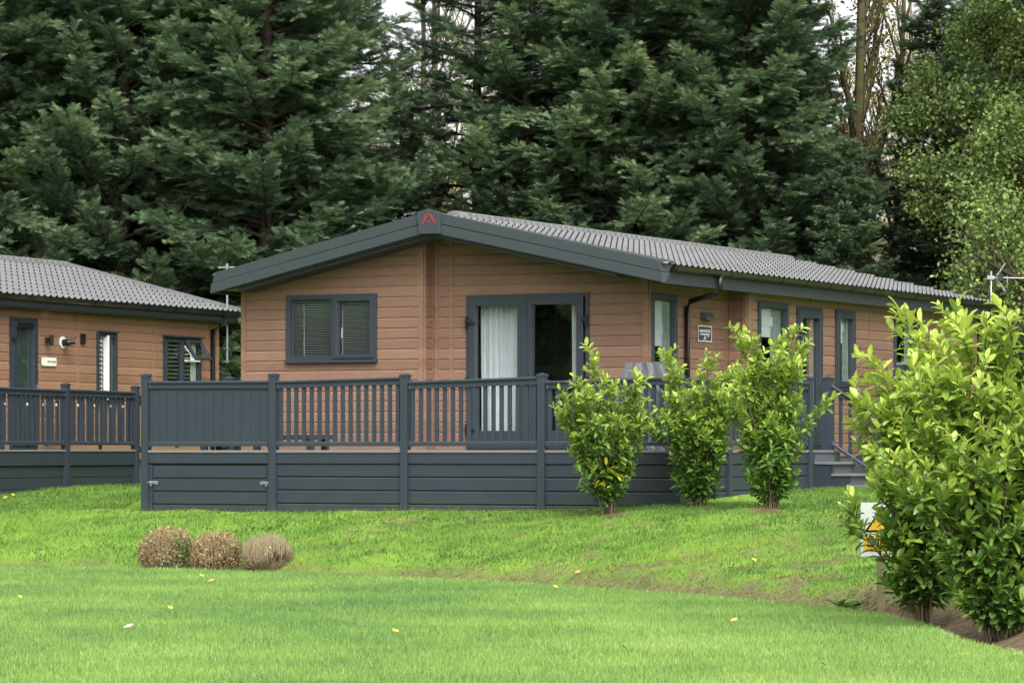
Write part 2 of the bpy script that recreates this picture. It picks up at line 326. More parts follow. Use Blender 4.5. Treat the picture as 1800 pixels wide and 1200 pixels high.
lt = (.12*nz(X, Y*.35, .6) + .1*nz(X, Y*.4, 2.) + .1*nz(X, Y*.5, 6.) + .05*np.clip(X*.6, -1, 1) - .12*np.exp(-((X+2.2)/1.6)**2 - ((Y-32)/4)**2))[k]
grass('lawn', X[k], Y[k], M['lawn'], .052, .0075, .55, lt, 'bright green mown lawn in front of the bank')
X, Y = sample(330000, 24, 53); d = sdist(X, Y); k = (d > .02); X, Y, d = X[k], Y[k], d[k]
s = soilmask(X, Y); k = (RNG.uniform(0, 1, len(X)) > s*.985) & ~((Y > 46.5 - .508*(X + 4.99)) & (X > -5.3) & (X < 3.5)); X, Y, s = X[k], Y[k], s[k]
grass('bank_grass', X, Y, M['bankgrass'], (1-.5*s)*.058 * (1 + .6*np.clip(nz(X, Y, 4.2), -.7, 1.3)), .009, .9, .2*nz(X, Y, 1.1) + .18*nz(X, Y, 3.5) + .15*s - .05, 'longer mossy tufted grass covering the bank below the decking')
X, Y = sample(420000, 24, 53); d = sdist(X, Y); k = d > .0; X, Y, d = X[k], Y[k], d[k]; s = soilmask(X, Y)
k = (RNG.uniform(0, 1, len(X)) < s*.6 + .1*sm(0, .5, .6-.3*nz(X, Y*.6, 5.))) & (X < 3.45) & ~((Y > 46.5 - .508*(X + 4.99)) & (X > -5.3)); X, Y = X[k], Y[k]
M['drygrass'] = leafmat('dry_grass', [(0, (.06, .045, .025)), (.5, (.17, .13, .065)), (1, (.36, .31, .15))], .8, .2, .3, 3, .6)
grass('dry_grass', X, Y, M['drygrass'], .04, .009, 1.6, .1*nz(X, Y, 2.), 'brown withered grass in the bare patches and along the foot of the bank', 'grass')
# low broad-leaved weeds in the bank
X, Y = sample(9000, 27, 46); d = sdist(X, Y); k = (d > .15) & (d < 5.) & (nz(X, Y, 2.6) > .45); X, Y = X[k], Y[k]
O = np.stack([X, Y, ground(X, Y) + .01], -1); n = len(X)
KITE = np.array([(0, 0, 0), (.5, -.5, .05), (.5, .5, .05), (1, 0, -.05)], float); KF = np.array([(0, 1, 3), (0, 3, 2)])
Vw, Fw = scatter(np.tile(KITE, (1, 1)), KF, np.repeat(O, 5, 0) + RNG.normal(0, .02, (n*5, 3))*[1, 1, .2], RNG.normal(0, 1, (n*5, 3))*[1, 1, .25] + [0, 0, .35], np.tile([[0, 0, 1.]], (n*5, 1)), RNG.uniform(.03, .07, n*5), RNG.uniform(.02, .035, n*5))
npmesh('ground_cover', Vw, Fw, M['laurel'], tint=np.repeat(RNG.uniform(.1, .5, n*5), 4), kind='stuff', label='small broad leaved weeds and clover scattered in the bank grass', category='weeds')
# ------------------------------------------------------------------ lodges
THA = math.atan(3050/6000); OA = (-3.854, 48.68); THB = math.atan(2550/6000); OB = (-7.7, 55.0)
def fv(v):  return lambda s, n, z: (s, v - n, z)          # wall in a plane v = const, looking to -v
def fu(u):  return lambda s, n, z: (u + n, s, z)          # wall in a plane u = const, looking to +u
PITCH = .145; ZL = 3.447
def wall(par, m, fr, s0, s1, z0, z1, holes=(), clip=None):
    b = MB(fr); zs = []; k = math.floor((z0 - ZL) / PITCH)
    prof = []
    while ZL + k*PITCH < z1:
        zb = ZL + k*PITCH; prof += [(zb, 0.0), (zb+.0004, .014), (zb+.112, .014)]; k += 1
    prof.append((ZL + k*PITCH, 0.0))
    brk = sorted({z for h in holes for z in h[2:4]})
    P = []
    for (a, oa), (c, oc) in zip(prof[:-1], prof[1:]):
        P.append((a, oa))
        for z in brk:
            if a + 1e-6 < z < c - 1e-6: P.append((z, oa + (oc-oa)*(z-a)/(c-a)))
    P.append(prof[-1])
    for (a, oa), (c, oc) in zip(P[:-1], P[1:]):
        zm = (a+c)/2; cuts = sorted([(h[0], h[1]) for h in holes if h[2] < zm < h[3]]); x = s0; iv = []
        for h0, h1 in cuts: iv.append((x, h0)); x = h1
        iv.append((x, s1))
        for q0, q1 in iv:
            if q1 - q0 > 1e-4: b.quad((q0, oa, a), (q1, oa, a), (q1, oc, c), (q0, oc, c))
    cl = (clip or []) + [((0, 0, z0), (0, 0, -1))]
    return b.build('wall', m, par, clip=cl, recalc=False)
def batten(par, m, fr, s0, s1, z0, z1, proud=.024, clip=None):
    return MB(fr).box(s0, s1, -.01, proud, z0, z1).build('trim', m, par, clip=clip, bevel=.003)
def pane(par, fr, a0, a1, c0, c1, n=-.03):
    return MB(fr).quad((a0, n, c0), (a1, n, c0), (a1, n, c1), (a0, n, c1)).build('pane', M['glass'], par, recalc=False)
def blind(par, fr, a0, a1, c0, c1, n=-.12, pitch=.03, tilt=.55, d=.024):
    b = MB(fr); z = c0
    while z < c1:
        b.quad((a0, n - d*math.cos(tilt)/2, z - d*math.sin(tilt)/2), (a1, n - d*math.cos(tilt)/2, z - d*math.sin(tilt)/2),
               (a1, n + d*math.cos(tilt)/2, z + d*math.sin(tilt)/2), (a0, n + d*math.cos(tilt)/2, z + d*math.sin(tilt)/2)); z += pitch
    for s in (a0 + .12*(a1-a0), a0 + .6*(a1-a0)): b.box(s, s+.008, n+.012, n+.016, c0, c1)
    return b.build('blind', M['blind'], par, recalc=False)
def curtain(par, fr, a0, a1, c0, c1, n=-.16, folds=6, amp=.03, name='curtain', m=None):
    b = MB(fr); K = folds*10; rr = random.Random(int(a0*100)); ph = [rr.uniform(0, 6) for _ in range(4)]
    f = lambda t, z: n + amp*(math.sin(t*folds*6.28+ph[0]+.5*z) + .5*math.sin(t*folds*15+ph[1]+z) )*(.6+.4*math.sin(t*9+ph[2]))
    rows = 8
    for i in range(K):
        t0, t1 = i/K, (i+1)/K
        for j in range(rows):
            z0 = c0+(c1-c0)*j/rows; z1 = c0+(c1-c0)*(j+1)/rows
            b.quad((a0+(a1-a0)*t0, f(t0, z0), z0), (a0+(a1-a0)*t1, f(t1, z0), z0), (a0+(a1-a0)*t1, f(t1, z1), z1), (a0+(a1-a0)*t0, f(t0, z1), z1))
    bm = b.build(name, m or M['curtain'], par, smooth=True); return bm
def frame(par, fr, a0, a1, c0, c1, name='window', wdt=.07, mull=(), sill=True, **kw):
    b = MB(fr); b.ring(a0, a1, c0, c1, wdt, -.06, .045)
    b.ring(a0+wdt, a1-wdt, c0+wdt, c1-wdt, .014, -.05, .012)
    for x in mull: b.box(x-wdt*.45, x+wdt*.45, -.06, .043, c0+wdt, c1-wdt)
    if sill: b.box(a0-.01, a1+.01, -.02, .075, c0-.012, c0+.018)
    return b.build(name, M['anthracite'], par, bevel=.004, **kw)
def sash(par, fr, a0, a1, c0, c1, n=.03, wdt=.06, name='sash'):
    return MB(fr).ring(a0, a1, c0, c1, wdt, -.03, n+.03).build(name, M['anthracite'], par, bevel=.006)
def tiles(par, u_top, z_top, u_bot, z_bot, v0, v1):
    """pressed metal pantile sheet: rolls run down the slope, a lip at the foot of each course"""
    L = math.hypot(u_bot-u_top, z_bot-z_top); nc = 10; cl = L/nc; wl = .19
    vs = np.arange(v0, v1 + 1e-6, wl/8); fr = ((vs-v0)/wl) % 1.0
    wave = .5 - .5*np.cos(2*np.pi*fr); wave = wave**1.3
    lip = np.clip(1 - np.abs(fr-.5)/.26, 0, 1)
    rows = []; ss = []
    for i in range(nc):
        for s, e in ((0, 0), (.6, .15), (.985, 1)):
            ss.append((i + s)*cl); rows.append(.004*wave + (.003 + .034*lip)*(e if s > 0 else 0)**1.0)
        ss[-1] = (i + .985)*cl; rows[-1] = .004*wave + .003 + .034*lip
    ss = np.array(ss); rows = np.array(rows); dx = (u_bot-u_top)/L; dz = (z_bot-z_top)/L; nxn = -dz*np.sign(dx); nzn = abs(dx)
    A = u_top + ss[:, None]*dx + rows*(nxn*np.sign(dx)); C = z_top + ss[:, None]*dz + rows*nzn
    B = np.broadcast_to(vs[None], A.shape); Vt = np.stack([A, B, C], -1).reshape(-1, 3); k = len(vs)
    i = (np.arange(len(ss)-1)[:, None]*k + np.arange(k-1)[None]).ravel()
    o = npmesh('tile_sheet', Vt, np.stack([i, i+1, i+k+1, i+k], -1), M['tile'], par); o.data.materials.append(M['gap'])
    rw = i // k; cl_ = i % k; g = ((rw % 3) == 2) & (lip[cl_] + lip[cl_+1] > 1.4)           # lip faces coloured near-black as the shadow under each roll
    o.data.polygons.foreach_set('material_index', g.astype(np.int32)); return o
def roof(par, uL, uR, zap, slope, v0, v1, name='roof'):
    um = (uL+uR)/2; zt = lambda u: zap - slope*abs(u-um)
    b = MB(); b.prism([(uL, zt(uL)-.03), (um, zap-.03), (uR, zt(uR)-.03), (uR-.02, zt(uR)-.24), (uR-.25, zt(uR)-.24), (um, zap-.30), (uL+.25, zt(uL)-.24), (uL+.02, zt(uL)-.24)], v0+.03, v1-.03, 1)
    r = b.build(name, M['soffit'], par)
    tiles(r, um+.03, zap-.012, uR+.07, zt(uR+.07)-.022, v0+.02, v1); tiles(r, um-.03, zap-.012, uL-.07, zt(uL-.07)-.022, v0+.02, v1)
    return r, um, zt
def ridge(par, um, z, v0, v1, w=.13):
    b = MB(); b.prism([(um-w, z-.035), (um-w*.75, z+.03), (um-.03, z+.055), (um+.03, z+.055), (um+w*.75, z+.03), (um+w, z-.035)], v0, v1, 1)
    q = v0 + .25
    while q < v1: b.box(um+w*.72, um+w*.97, q, q+.07, z-.03, z+.035); q += .19       # ventilation fillets under the cap
    return b.build('ridge_cap', M['tile'], par, bevel=.004)
def gutter(par, u, z, v0, v1, sgn=1):
    prof = [(u, z), (u+sgn*.012, z-.055), (u+sgn*.045, z-.078), (u+sgn*.085, z-.055), (u+sgn*.1, z), (u+sgn*.088, z), (u+sgn*.07, z-.045), (u+sgn*.045, z-.062), (u+sgn*.022, z-.045), (u+sgn*.012, z)]
    g = MB().prism(prof, v0, v1, 1).build('gutter', M['black'], par)
    q = v0 + .05
    while q < v1:
        MB().prism([(p + sgn*(.008 if abs(p-u-sgn*.05) > .03 and (p-u)*sgn > .05 else -.0), r-.007) for p, r in prof[:5]] + [(u+sgn*.09, z-.005), (u+sgn*.0, z-.005)], q, q+.045, 1).build('bracket', M['black'], g); q += .92
    return g
# ---- lodge A
A = empty('lodge', OA + (0,), -THA, label='brown clad lodge with dark gable fascia, red emblem and grey tiled roof', category='lodge')
UL, UR, ZAP, SL = -.17, 6.79, 4.71, .218; UM = (UL+UR)/2
rA, um, zt = roof(A, UL, UR, ZAP, SL, -.5, 12.85)
ridge(rA, um, ZAP+.005, .2, 12.4)
fas = MB().box(UR-.04, UR, -.48, 12.83, zt(UR)-.29, zt(UR)-.03).build('fascia', M['soffit'], A, bevel=.004)
MB().box(UL, UL+.04, -.48, 12.83, zt(UL)-.29, zt(UL)-.03).build('fascia', M['soffit'], A)
clipA = [((UM, 0, ZAP-.26), (SL, 0, 1)), ((UM, 0, ZAP-.26), (-SL, 0, 1))]
# gable fascia: two stepped wedge boards per side, and inner soffit strip
for sg, ue in ((-1, UL), (1, UR)):
    for k, (t0, t1, dv) in enumerate(((0.012, -.13, 0.), (-.142, -.275, .02))):
        b = MB(); vb = -.5 - dv; n0 = (UM, ue)
        top = lambda u: zt(u) + t0; bot = lambda u: zt(u) + t1
        back = (-.20, -.33) if k == 0 else (-.33, -.46)
        uend = [ue + sg*.0, ue + sg*(.012 if k == 0 else .035)]
        P = [(UM, vb, top(UM)), (uend[0] - sg*.03*(1-k) + sg*.02*k, vb, top(uend[0])), (uend[1], vb, bot(uend[1])), (UM, vb, bot(UM))]
        Q = [(UM, back[0], top(UM)), (uend[0] + sg*.07*(1-k) + sg*.045*k, back[0], top(uend[0])), (uend[1] + sg*.015, back[1], bot(uend[1])), (UM, back[1], bot(UM))]
        b.v = P + Q; b.f = [(0, 1, 2, 3), (7, 6, 5, 4), (0, 4, 5, 1), (1, 5, 6, 2), (2, 6, 7, 3), (3, 7, 4, 0)]
        b.build('gable_fascia', M['fascia'], A, bevel=.003)
    b = MB(); e0 = .2 if sg < 0 else 6.1
    P = [(UM, -.42, zt(UM)-.27), (e0, -.42, zt(e0)-.27), (e0, -.42, zt(e0)-.335), (UM, -.42, zt(UM)-.335)]
    Q = [(p[0], .0 if sg < 0 else .26, p[2]) for p in P]; b.v = P + Q
    b.f = [(0, 1, 2, 3), (7, 6, 5, 4), (0, 4, 5, 1), (1, 5, 6, 2), (2, 6, 7, 3), (3, 7, 4, 0)]
    b.build('soffit_board', M['soffit'], A, bevel=.003)
cap = MB().prism([(UM-.17, ZAP-.005), (UM, ZAP+.04), (UM+.17, ZAP-.005), (UM+.2, ZAP-.30), (UM-.13, ZAP-.30)], -.56, -.50, 1).build('apex_plate', M['fascia'], A, bevel=.004)
e = MB(); ec = UM + .02
def stroke(b, p, q, wd, y0=-.566, y1=-.558):
    d = Vector((q[0]-p[0], q[1]-p[1])).normalized()*wd/2; n = Vector((-d.y, d.x))
    b.prism([(p[0]+n.x-d.x*.3, p[1]+n.y-d.y*.3), (q[0]+n.x+d.x*.3, q[1]+n.y+d.y*.3), (q[0]-n.x+d.x*.3, q[1]-n.y+d.y*.3), (p[0]-n.x-d.x*.3, p[1]-n.y-d.y*.3)], y0, y1, 1)
z0 = ZAP - .165
for p, q in (((-.09, 0), (-.03, .12)), ((-.03, .12), (.0, .135)), ((.0, .135), (.03, .12)), ((.03, .12), (.1, .005))): stroke(e, (ec+p[0], z0+p[1]), (ec+q[0], z0+q[1]), .024)
e.prism([(ec+.016*math.cos(t), z0+.03+.016*math.sin(t)) for t in np.linspace(0, 6.28, 9)[:-1]], -.566, -.558, 1)
e.build('emblem', M['red'], cap)
# walls
SA = M['sidingA']; UI, UO, VR, VS = 2.951, 6.255, .267, 2.94; UO2 = 6.561
W1 = (.754, 2.22, 2.69, 3.641); D1 = (3.497, 5.378, 1.47, 3.596)
ins = lambda r, g=.03: (r[0]+g, r[1]-g, r[2]+g, r[3]-g)
wall(A, SA, fv(0), 0, UI, .6, 4.7, [ins(W1)], clipA); wall(A, SA, fu(UI), 0, VR, .6, 4.7, [], clipA)
wall(A, SA, fv(VR), UI, UO, .6, 4.7, [ins(D1)], clipA)
S1 = (.305, 1.128, 1.6, 3.571); S2 = (3.291, 4.396, 2.36, 3.574); SD = (4.745, 5.727, 1.47, 3.556); S3 = (6.278, 7.077, 2.36, 3.571); S4 = (8.77, 9.9, 2.36, 3.571)
wall(A, SA, fu(UO), VR, VS, .6, 4.0, [ins(S1)], clipA); wall(A, SA, fv(VS), UO, UO2, .6, 4.0, [], clipA)
wall(A, SA, fu(UO2), VS, 12.69, 1.36, 4.0, [ins(S2), ins(SD), ins(S3), ins(S4)], clipA)
MB().box(UO2-.06, UO2-.005, VS, 12.69, .5, 1.36).build('skirting', M['riser'], A)
wall(A, SA, lambda s, n, z: (-n, s, z), 0, 12.69, .6, 4.0, [], clipA); wall(A, SA, lambda s, n, z: (s, 12.69+n, z), 0, UO2, .6, 4.7, [], clipA)
for fr, s0, s1 in ((fv(0), 0.0, .075), (fv(0), UI-.085, UI), (fu(UI), 0, .06), (fu(UI), VR-.05, VR-.02), (fv(VR), UI+.03, UI+.1), (fv(VR), 3.212, 3.283), (fv(VR), UO-.09, UO), (fu(UO), VR, VR+.07), (fu(UO), VS-.1, VS-.02),
                   (fv(VS), UO+.03, UO+.07), (fv(VS), UO2-.07, UO2), (fu(UO2), VS, VS+.1), (fu(UO2), 5.29, 5.35), (fu(UO2), 7.72, 7.78), (fu(UO2), 10.72, 10.78), (fu(UO2), 12.62, 12.69)):
    batten(A, SA, fr, s0, s1, 1.36 if fr(0, 0, 0)[0] == UO2 else .6, 4.7, clip=clipA)
# dark room behind the glass
MB().box(.15, 6.1, .5, 12.5, 1.40, 1.44).build('interior_floor', M['interior'], A)
MB().box(.2, 6.1, 2.2, 2.25, 1.45, 3.8).box(2.4, 2.45, .4, 2.2, 1.45, 3.8).box(5.0, 5.05, 2.3, 12.4, 1.45, 3.8).box(5.05, 6.4, 3.05, 3.1, 1.45, 3.8).build('interior_wall', M['interior'], A)
# front window, fixed light and hinged sash
f = fv(0); wn = frame(A, f, *W1, mull=(1.52,)); pane(wn, f, .82, 1.5, 2.76, 3.57)
sash(wn, f, 1.535, 2.175, 2.735, 3.60); pane(wn, f, 1.59, 2.12, 2.79, 3.54, n=.01)
blind(wn, f, .83, 2.14, 2.76, 3.56, n=-.08, pitch=.034, d=.03, tilt=.8)
MB(f).box(1.605, 1.62, -.06, -.045, 3.03, 3.17).build('handle', M['white'], wn)
# french doors
f = fv(VR); dr = frame(A, f, *D1, name='french_doors', wdt=.05, sill=False); mid = 4.405
for a0, a1 in ((3.535, mid-.004), (mid+.004, 5.30)):
    lf = MB(f).ring(a0, a1, 1.52, 3.55, .105, -.03, .06, wb=.2).build('door_leaf', M['anthracite'], dr, bevel=.006)
MB(f).box(mid-.035, mid+.035, .06, .075, 1.53, 3.54).build('meeting_bar', M['anthracite'], dr, bevel=.004)
pane(dr, f, 3.62, 4.31, 1.7, 3.46, n=.0); pane(dr, f, 4.5, 5.2, 1.7, 3.46, n=.0)
for s in (3.55, 5.34):
    for z in (3.2, 2.36, 1.72): MB(f).box(s-.05, s+.09 if s < 4 else s+.03, .06, .1, z, z+.055).box(s-.05 if s < 4 else s, s-.02 if s < 4 else s+.03, .045, .09, z-.07, z+.1).build('hinge', M['black'], dr, bevel=.005)
MB(f).box(4.44, 4.475, .06, .085, 2.2, 2.5).box(4.43, 4.62, .085, .11, 2.385, 2.405).build('handle', M['black'], dr, bevel=.004)
curtain(dr, f, 3.62, 4.33, 1.5, 3.5, folds=7); curtain(dr, f, 5.02, 5.26, 1.5, 3.5, folds=2)
# side windows
def side_window(fr, r, vent=False, roman=True, cur=True):
    wn = frame(A, fr, *r, wdt=.075); a0, a1, c0, c1 = r
    if vent: sash(wn, fr, a0+.04, a1-.04, c0+.04, c1-.04, n=.03, wdt=.09); g = (a0+.12, a1-.12, c0+.12, c1-.12)
    else: g = (a0+.07, a1-.07, c0+.07, c1-.07)
    pane(wn, fr, *g, n=.0)
    if roman:
        h = c1 - .1 - .55*min(1.1, (c1-c0)*.6); MB(fr).box(a0+.1, a0+.62*(a1-a0), -.06, -.045, h, c1-.08).box(a0+.1, a0+.62*(a1-a0), -.045, -.035, h+.16, h+.3).build('roman_blind', M['curtain'], wn, bevel=.01)
    if cur: curtain(wn, fr, a0+.55*(a1-a0), a1-.06, c0+.06, c1-.06, n=-.045, folds=3, amp=.01, m=M['netcurtain'])
    return wn
side_window(fu(UO), S1); side_window(fu(UO2), S2)
w3 = side_window(fu(UO2), S3, vent=True); MB(fu(UO2)).box(6.68, 6.695, -.07, -.055, 2.95, 3.1).build('handle', M['white'], w3)
side_window(fu(UO2), S4, roman=False)
f = fu(UO2); sdr = frame(A, f, *SD, name='door', wdt=.06, sill=False)
MB(f).ring(4.79, 5.68, 1.52, 3.51, .115, -.03, .065, wb=.22).build('door_leaf', M['anthracite'], sdr, bevel=.006)
pane(sdr, f, 4.89, 5.58, 1.72, 3.42, n=.0); curtain(sdr, f, 5.28, 5.6, 1.7, 3.45, n=-.045, folds=3, amp=.01, m=M['netcurtain'])
MB(f).box(4.9, 5.2, -.06, -.045, 3.05, 3.12).build('towel_rail', M['curtain'], sdr)
MB(f).box(5.62, 5.66, .065, .09, 2.2, 2.5).box(5.5, 5.7, .09, .115, 2.36, 2.38).build('handle', M['black'], sdr, bevel=.004)
for z in (3.12, 1.75): MB(f).box(4.76, 4.83, .06, .11, z, z+.06).build('hinge', M['black'], sdr, bevel=.005)
# gutter, downpipe, lamp, name plaque
gutter(A, UR+.0, zt(UR)-.045, -.22, 12.95)
MB().tube([(UR+.05, 1.35, 3.84), (UR+.05, 1.35, 3.66), (UR+.0, 1.36, 3.6), (UO+.1, 1.41, 3.5), (UO+.06, 1.42, 3.43), (UO+.06, 1.42, 1.45)], .036, 10).build('downpipe', M['black'], A, smooth=True)
MB(fu(UO2)).tube([(12.75, .1, 3.83), (12.75, .1, 1.0)], .035, 8).build('downpipe', M['black'], A, smooth=True)
lm = MB(fu(UO)); lm.v = [fu(UO)(*p) for p in ((1.97, .012, 3.27), (1.97, .012, 3.375), (1.97, .075, 3.375), (1.97, .12, 3.30), (1.97, .12, 3.27), (2.26, .012, 3.27), (2.26, .012, 3.375), (2.26, .075, 3.375), (2.26, .12, 3.30), (2.26, .12, 3.27))]
lm.f = [(0, 1, 2, 3, 4), (9, 8, 7, 6, 5)] + [(i, (i+1) % 5, 5+(i+1) % 5, 5+i) for i in range(5)]
lamp = lm.build('wall_lamp', mat('dark_grey_metal', (.07, .07, .072), .4, .5), None, bevel=.004, label='small dark grey wedge lamp on the cladding above the square name plaque', category='wall lamp')
lamp.location = OA + (0,); lamp.rotation_euler = (0, 0, -THA)
pq = MB(fu(UO)).box(1.85, 2.33, .014, .028, 2.965, 3.19).build('name_plaque', mat('plaque_charcoal', (.05, .05, .055), .4, .5), None, bevel=.002, label='square charcoal name plaque reading OAKWOOD with white border below the wedge lamp', category='sign')
pq.location = OA + (0,); pq.rotation_euler = (0, 0, -THA)
b = MB(fu(UO)); b.ring(1.852, 2.328, 2.967, 3.188, .011, .028, .031); b.box(1.93, 2.25, .028, .032, 3.062, 3.076)
b.build('border', M['white'], pq)
R = Matrix(((0, 0, 1, UO+.029), (1, 0, 0, 0), (0, 1, 0, 0), (0, 0, 0, 1)))
def at_side(u, v, z, sx=1): return Matrix.Translation((u, v, z)) @ Matrix(((0, 0, 1, 0), (1, 0, 0, 0), (0, 1, 0, 0), (0, 0, 0, 1))) @ Matrix.Diagonal((sx, 1, 1, 1))
text_mesh('lettering', 'OAKWOOD', .062, M['white'], pq, at_side(UO+.03, 2.09, 3.112, 1.1), bold=.0005)
text_mesh('lettering', 'LODGE', .02, M['white'], pq, at_side(UO+.03, 2.2, 3.04, 1.3))
b = MB(fu(UO))
for p, q in (((2.05, 2.99), (2.09, 3.045)), ((2.09, 3.045), (2.13, 2.99))):
    d = .012; b.quad((p[0]-d, .031, p[1]), (p[0]+d, .031, p[1]), (q[0]+d*.6, .031, q[1]), (q[0]-d*.6, .031, q[1]))
b.build('emblem', M['white'], pq)
def aerial(name, base, top, boomdir, boom, label, par_rz=0):
    """tv aerial: mast, boom, directors, reflector"""
    r = empty(name, base, 0, label=label, category='aerial')
    MB().tube([(0, 0, 0), (0, 0, top)], .017, 8).build('mast', M['steel'], r, smooth=True); return r
# aerial on the far corner of lodge A
def WA(u, v, z, O=OA, th=THA): return (O[0] + math.cos(th)*u + math.sin(th)*v, O[1] - math.sin(th)*u + math.cos(th)*v, z)
p = WA(6.75, 12.93, 2.9); ar = aerial('tv_aerial', p, 2.12-.8+.23, None, None, 'silver tv aerial with long boom and crossed reflector at the roof corner')
b = MB(); z = 1.44
b.tube([(-.06, 0, z), (1.6, .25, z-.02)], .011, 6); b.box(-.07, .05, -.03, .03, z-.03, z+.03); b.build('boom', M['steel'], ar)
for sg in (1, -1):
    b = MB(); b.tube([(.1, .02, z+sg*.03), (.24, .02, z+sg*.24)], .016, 6)
    for t in (0.3, .6, .95): b.tube([(.1+.14*t, -.1, z+sg*(.03+.21*t)), (.1+.14*t, .14, z+sg*(.03+.21*t))], .006, 5)
    b.build('reflector', M['steel'], ar)
for k in range(9): MB().tube([(.3+.14*k, -.05, z), (.31+.14*k, .11, z)], .005, 5).build('director', M['steel'], ar)
MB().tube([(.27, 0, z-.1), (.27, 0, z+.03)], .01, 5).build('dipole', M['steel'], ar); MB().box(.12, .2, -.02, .03, z-.05, z+.05).build('junction_box', M['black'], ar)
# ------------------------------------------------------------------ decking and balustrade of lodge A
DA = empty('decking', OA + (0,), -THA, label='raised deck with dark horizontal skirting boards in front of the brown lodge', category='decking')
VF, UD, US = -2.5, 7.93, 7.15
MB().box(.02, 6.24, VF+.02, .24, 1.41, 1.45).box(6.24, UD, VF+.02, 1.9, 1.41, 1.45).box(6.2, US, 1.9, 4.98, 1.41, 1.45).box(6.57, 6.9, 4.98, 5.8, 1.41, 1.45).build('deck_floor', M['deck'], DA)
PU = [.01, 2.03, 4.03, 6.03, 7.93]; PZ = [2.50, 2.485, 2.46, 2.445, 2.43]
gzl = lambda u, v: gz(*WA(u, v, 0)[:2])
def skirt(fr, s0, s1, gnd, proud=.0, name='skirting_board'):
    b = MB(fr); b.box(s0, s1, -.02, .02, 1.275, 1.418)
    b.build('skirting_board', M['fence'], DA, bevel=.004); z = 1.268
    while z > gnd + .02:
        lo = max(z - .168, gnd - .12)
        b = MB(fr); P = [(-.02, lo), (-.02, z), (-.004, z), (.004, z-.012), (.004, lo+.012), (-.008, lo)]
        n = len(b.v)
        for s in (s0, s1):
            for nn, zz in P: b.v.append(fr(s, nn, zz))
        k = len(P); b.f = [tuple(range(k)), tuple(range(2*k-1, k-1, -1))] + [(i, (i+1) % k, k+(i+1) % k, k+i) for i in range(k)]
        b.build('skirting_board', M['fence'], DA); z -= .176
    MB(fr).box(s0, s1, -.05, -.03, gnd-.1, 1.3).build('backing', M['black'], DA)
for i in range(4):
    s0, s1 = PU[i]+.05, PU[i+1]-.05; g = min(gzl(s0, VF), gzl(s1, VF))
    MB(fv(VF)).box(s0, s1, -.06, .035, 1.418, 1.452).build('deck_edge', M['deck'], DA, bevel=.004)
    if i: skirt(fv(VF), s0, s1, g)
    else:
        MB(fv(VF)).box(s0, s1, -.02, .02, 1.275, 1.418).build('skirting_board', M['fence'], DA, bevel=.004)
        MB(fv(VF)).box(s0, s1, -.05, -.03, g-.1, 1.3).build('backing', M['black'], DA)
        hd = MB(fv(VF)).box(s0, s0+.055, -.02, .012, g-.05, 1.255).box(s1-.055, s1, -.02, .012, g-.05, 1.255).box(s0+.055, s1-.055, -.028, -.021, g-.05, 1.25).build('hatch', M['fence'], DA, bevel=.003)
        z = 1.24
        while z > g:
            MB(fv(VF)).box(s0+.065, s1-.065, -.02, .006, max(z-.158, g-.05), z).build('board', M['fence'], hd, bevel=.005); z -= .176
        for s, q in ((s0-.01, 1), (s1+.01, -1)):
            b = MB(fv(VF)); x = lambda t: s + q*t
            b.box(*sorted((x(.0), x(.16))), .012, .02, .99, 1.035); b.tube([(x(-.03), .03, 1.015), (x(.12), .03, 1.015)], .008, 6); b.box(*sorted((x(.05), x(.065))), .02, .045, .965, 1.03); b.build('bolt', M['steel'], hd)
skirt(fu(UD), VF+.05, 1.9, .55); skirt(fu(US), 1.9, 4.0, .6); skirt(fu(US), 4.9, 4.98, .8)
MB(fu(UD)).box(VF+.05, 1.9, -.06, .035, 1.418, 1.452).build('deck_edge', M['deck'], DA, bevel=.004); MB(fu(US)).box(1.9, 4.98, -.06, .03, 1.418, 1.452).build('deck_edge', M['deck'], DA, bevel=.004)
skirt(fv(1.9), US, UD, .75) if False else MB().box(US, UD, 1.86, 1.9, .7, 1.4).build('skirting_board', M['fence'], DA)
def post(par, u, v, z0, z1, hw=.0525, name='post'):
    b = MB(); b.box(u-hw, u+hw, v-hw, v+hw, z0, z1-.045); q = hw + .008
    n = len(b.v); b.box(u-q, u+q, v-q, v+q, z1-.05, z1-.022)
    n = len(b.v); b.v += [(u-q, v-q, z1-.0218), (u+q, v-q, z1-.0218), (u+q, v+q, z1-.0218), (u-q, v+q, z1-.0218), (u, v, z1)]
    b.f += [(n, n+1, n+4), (n+1, n+2, n+4), (n+2, n+3, n+4), (n+3, n, n+4)]
    return b.build(name, M['fence'], par, bevel=.003)
BA = empty('balustrade', OA + (0,), -THA, label='dark grey balustrade with posts, balusters and one solid panel along the front deck', category='balustrade')
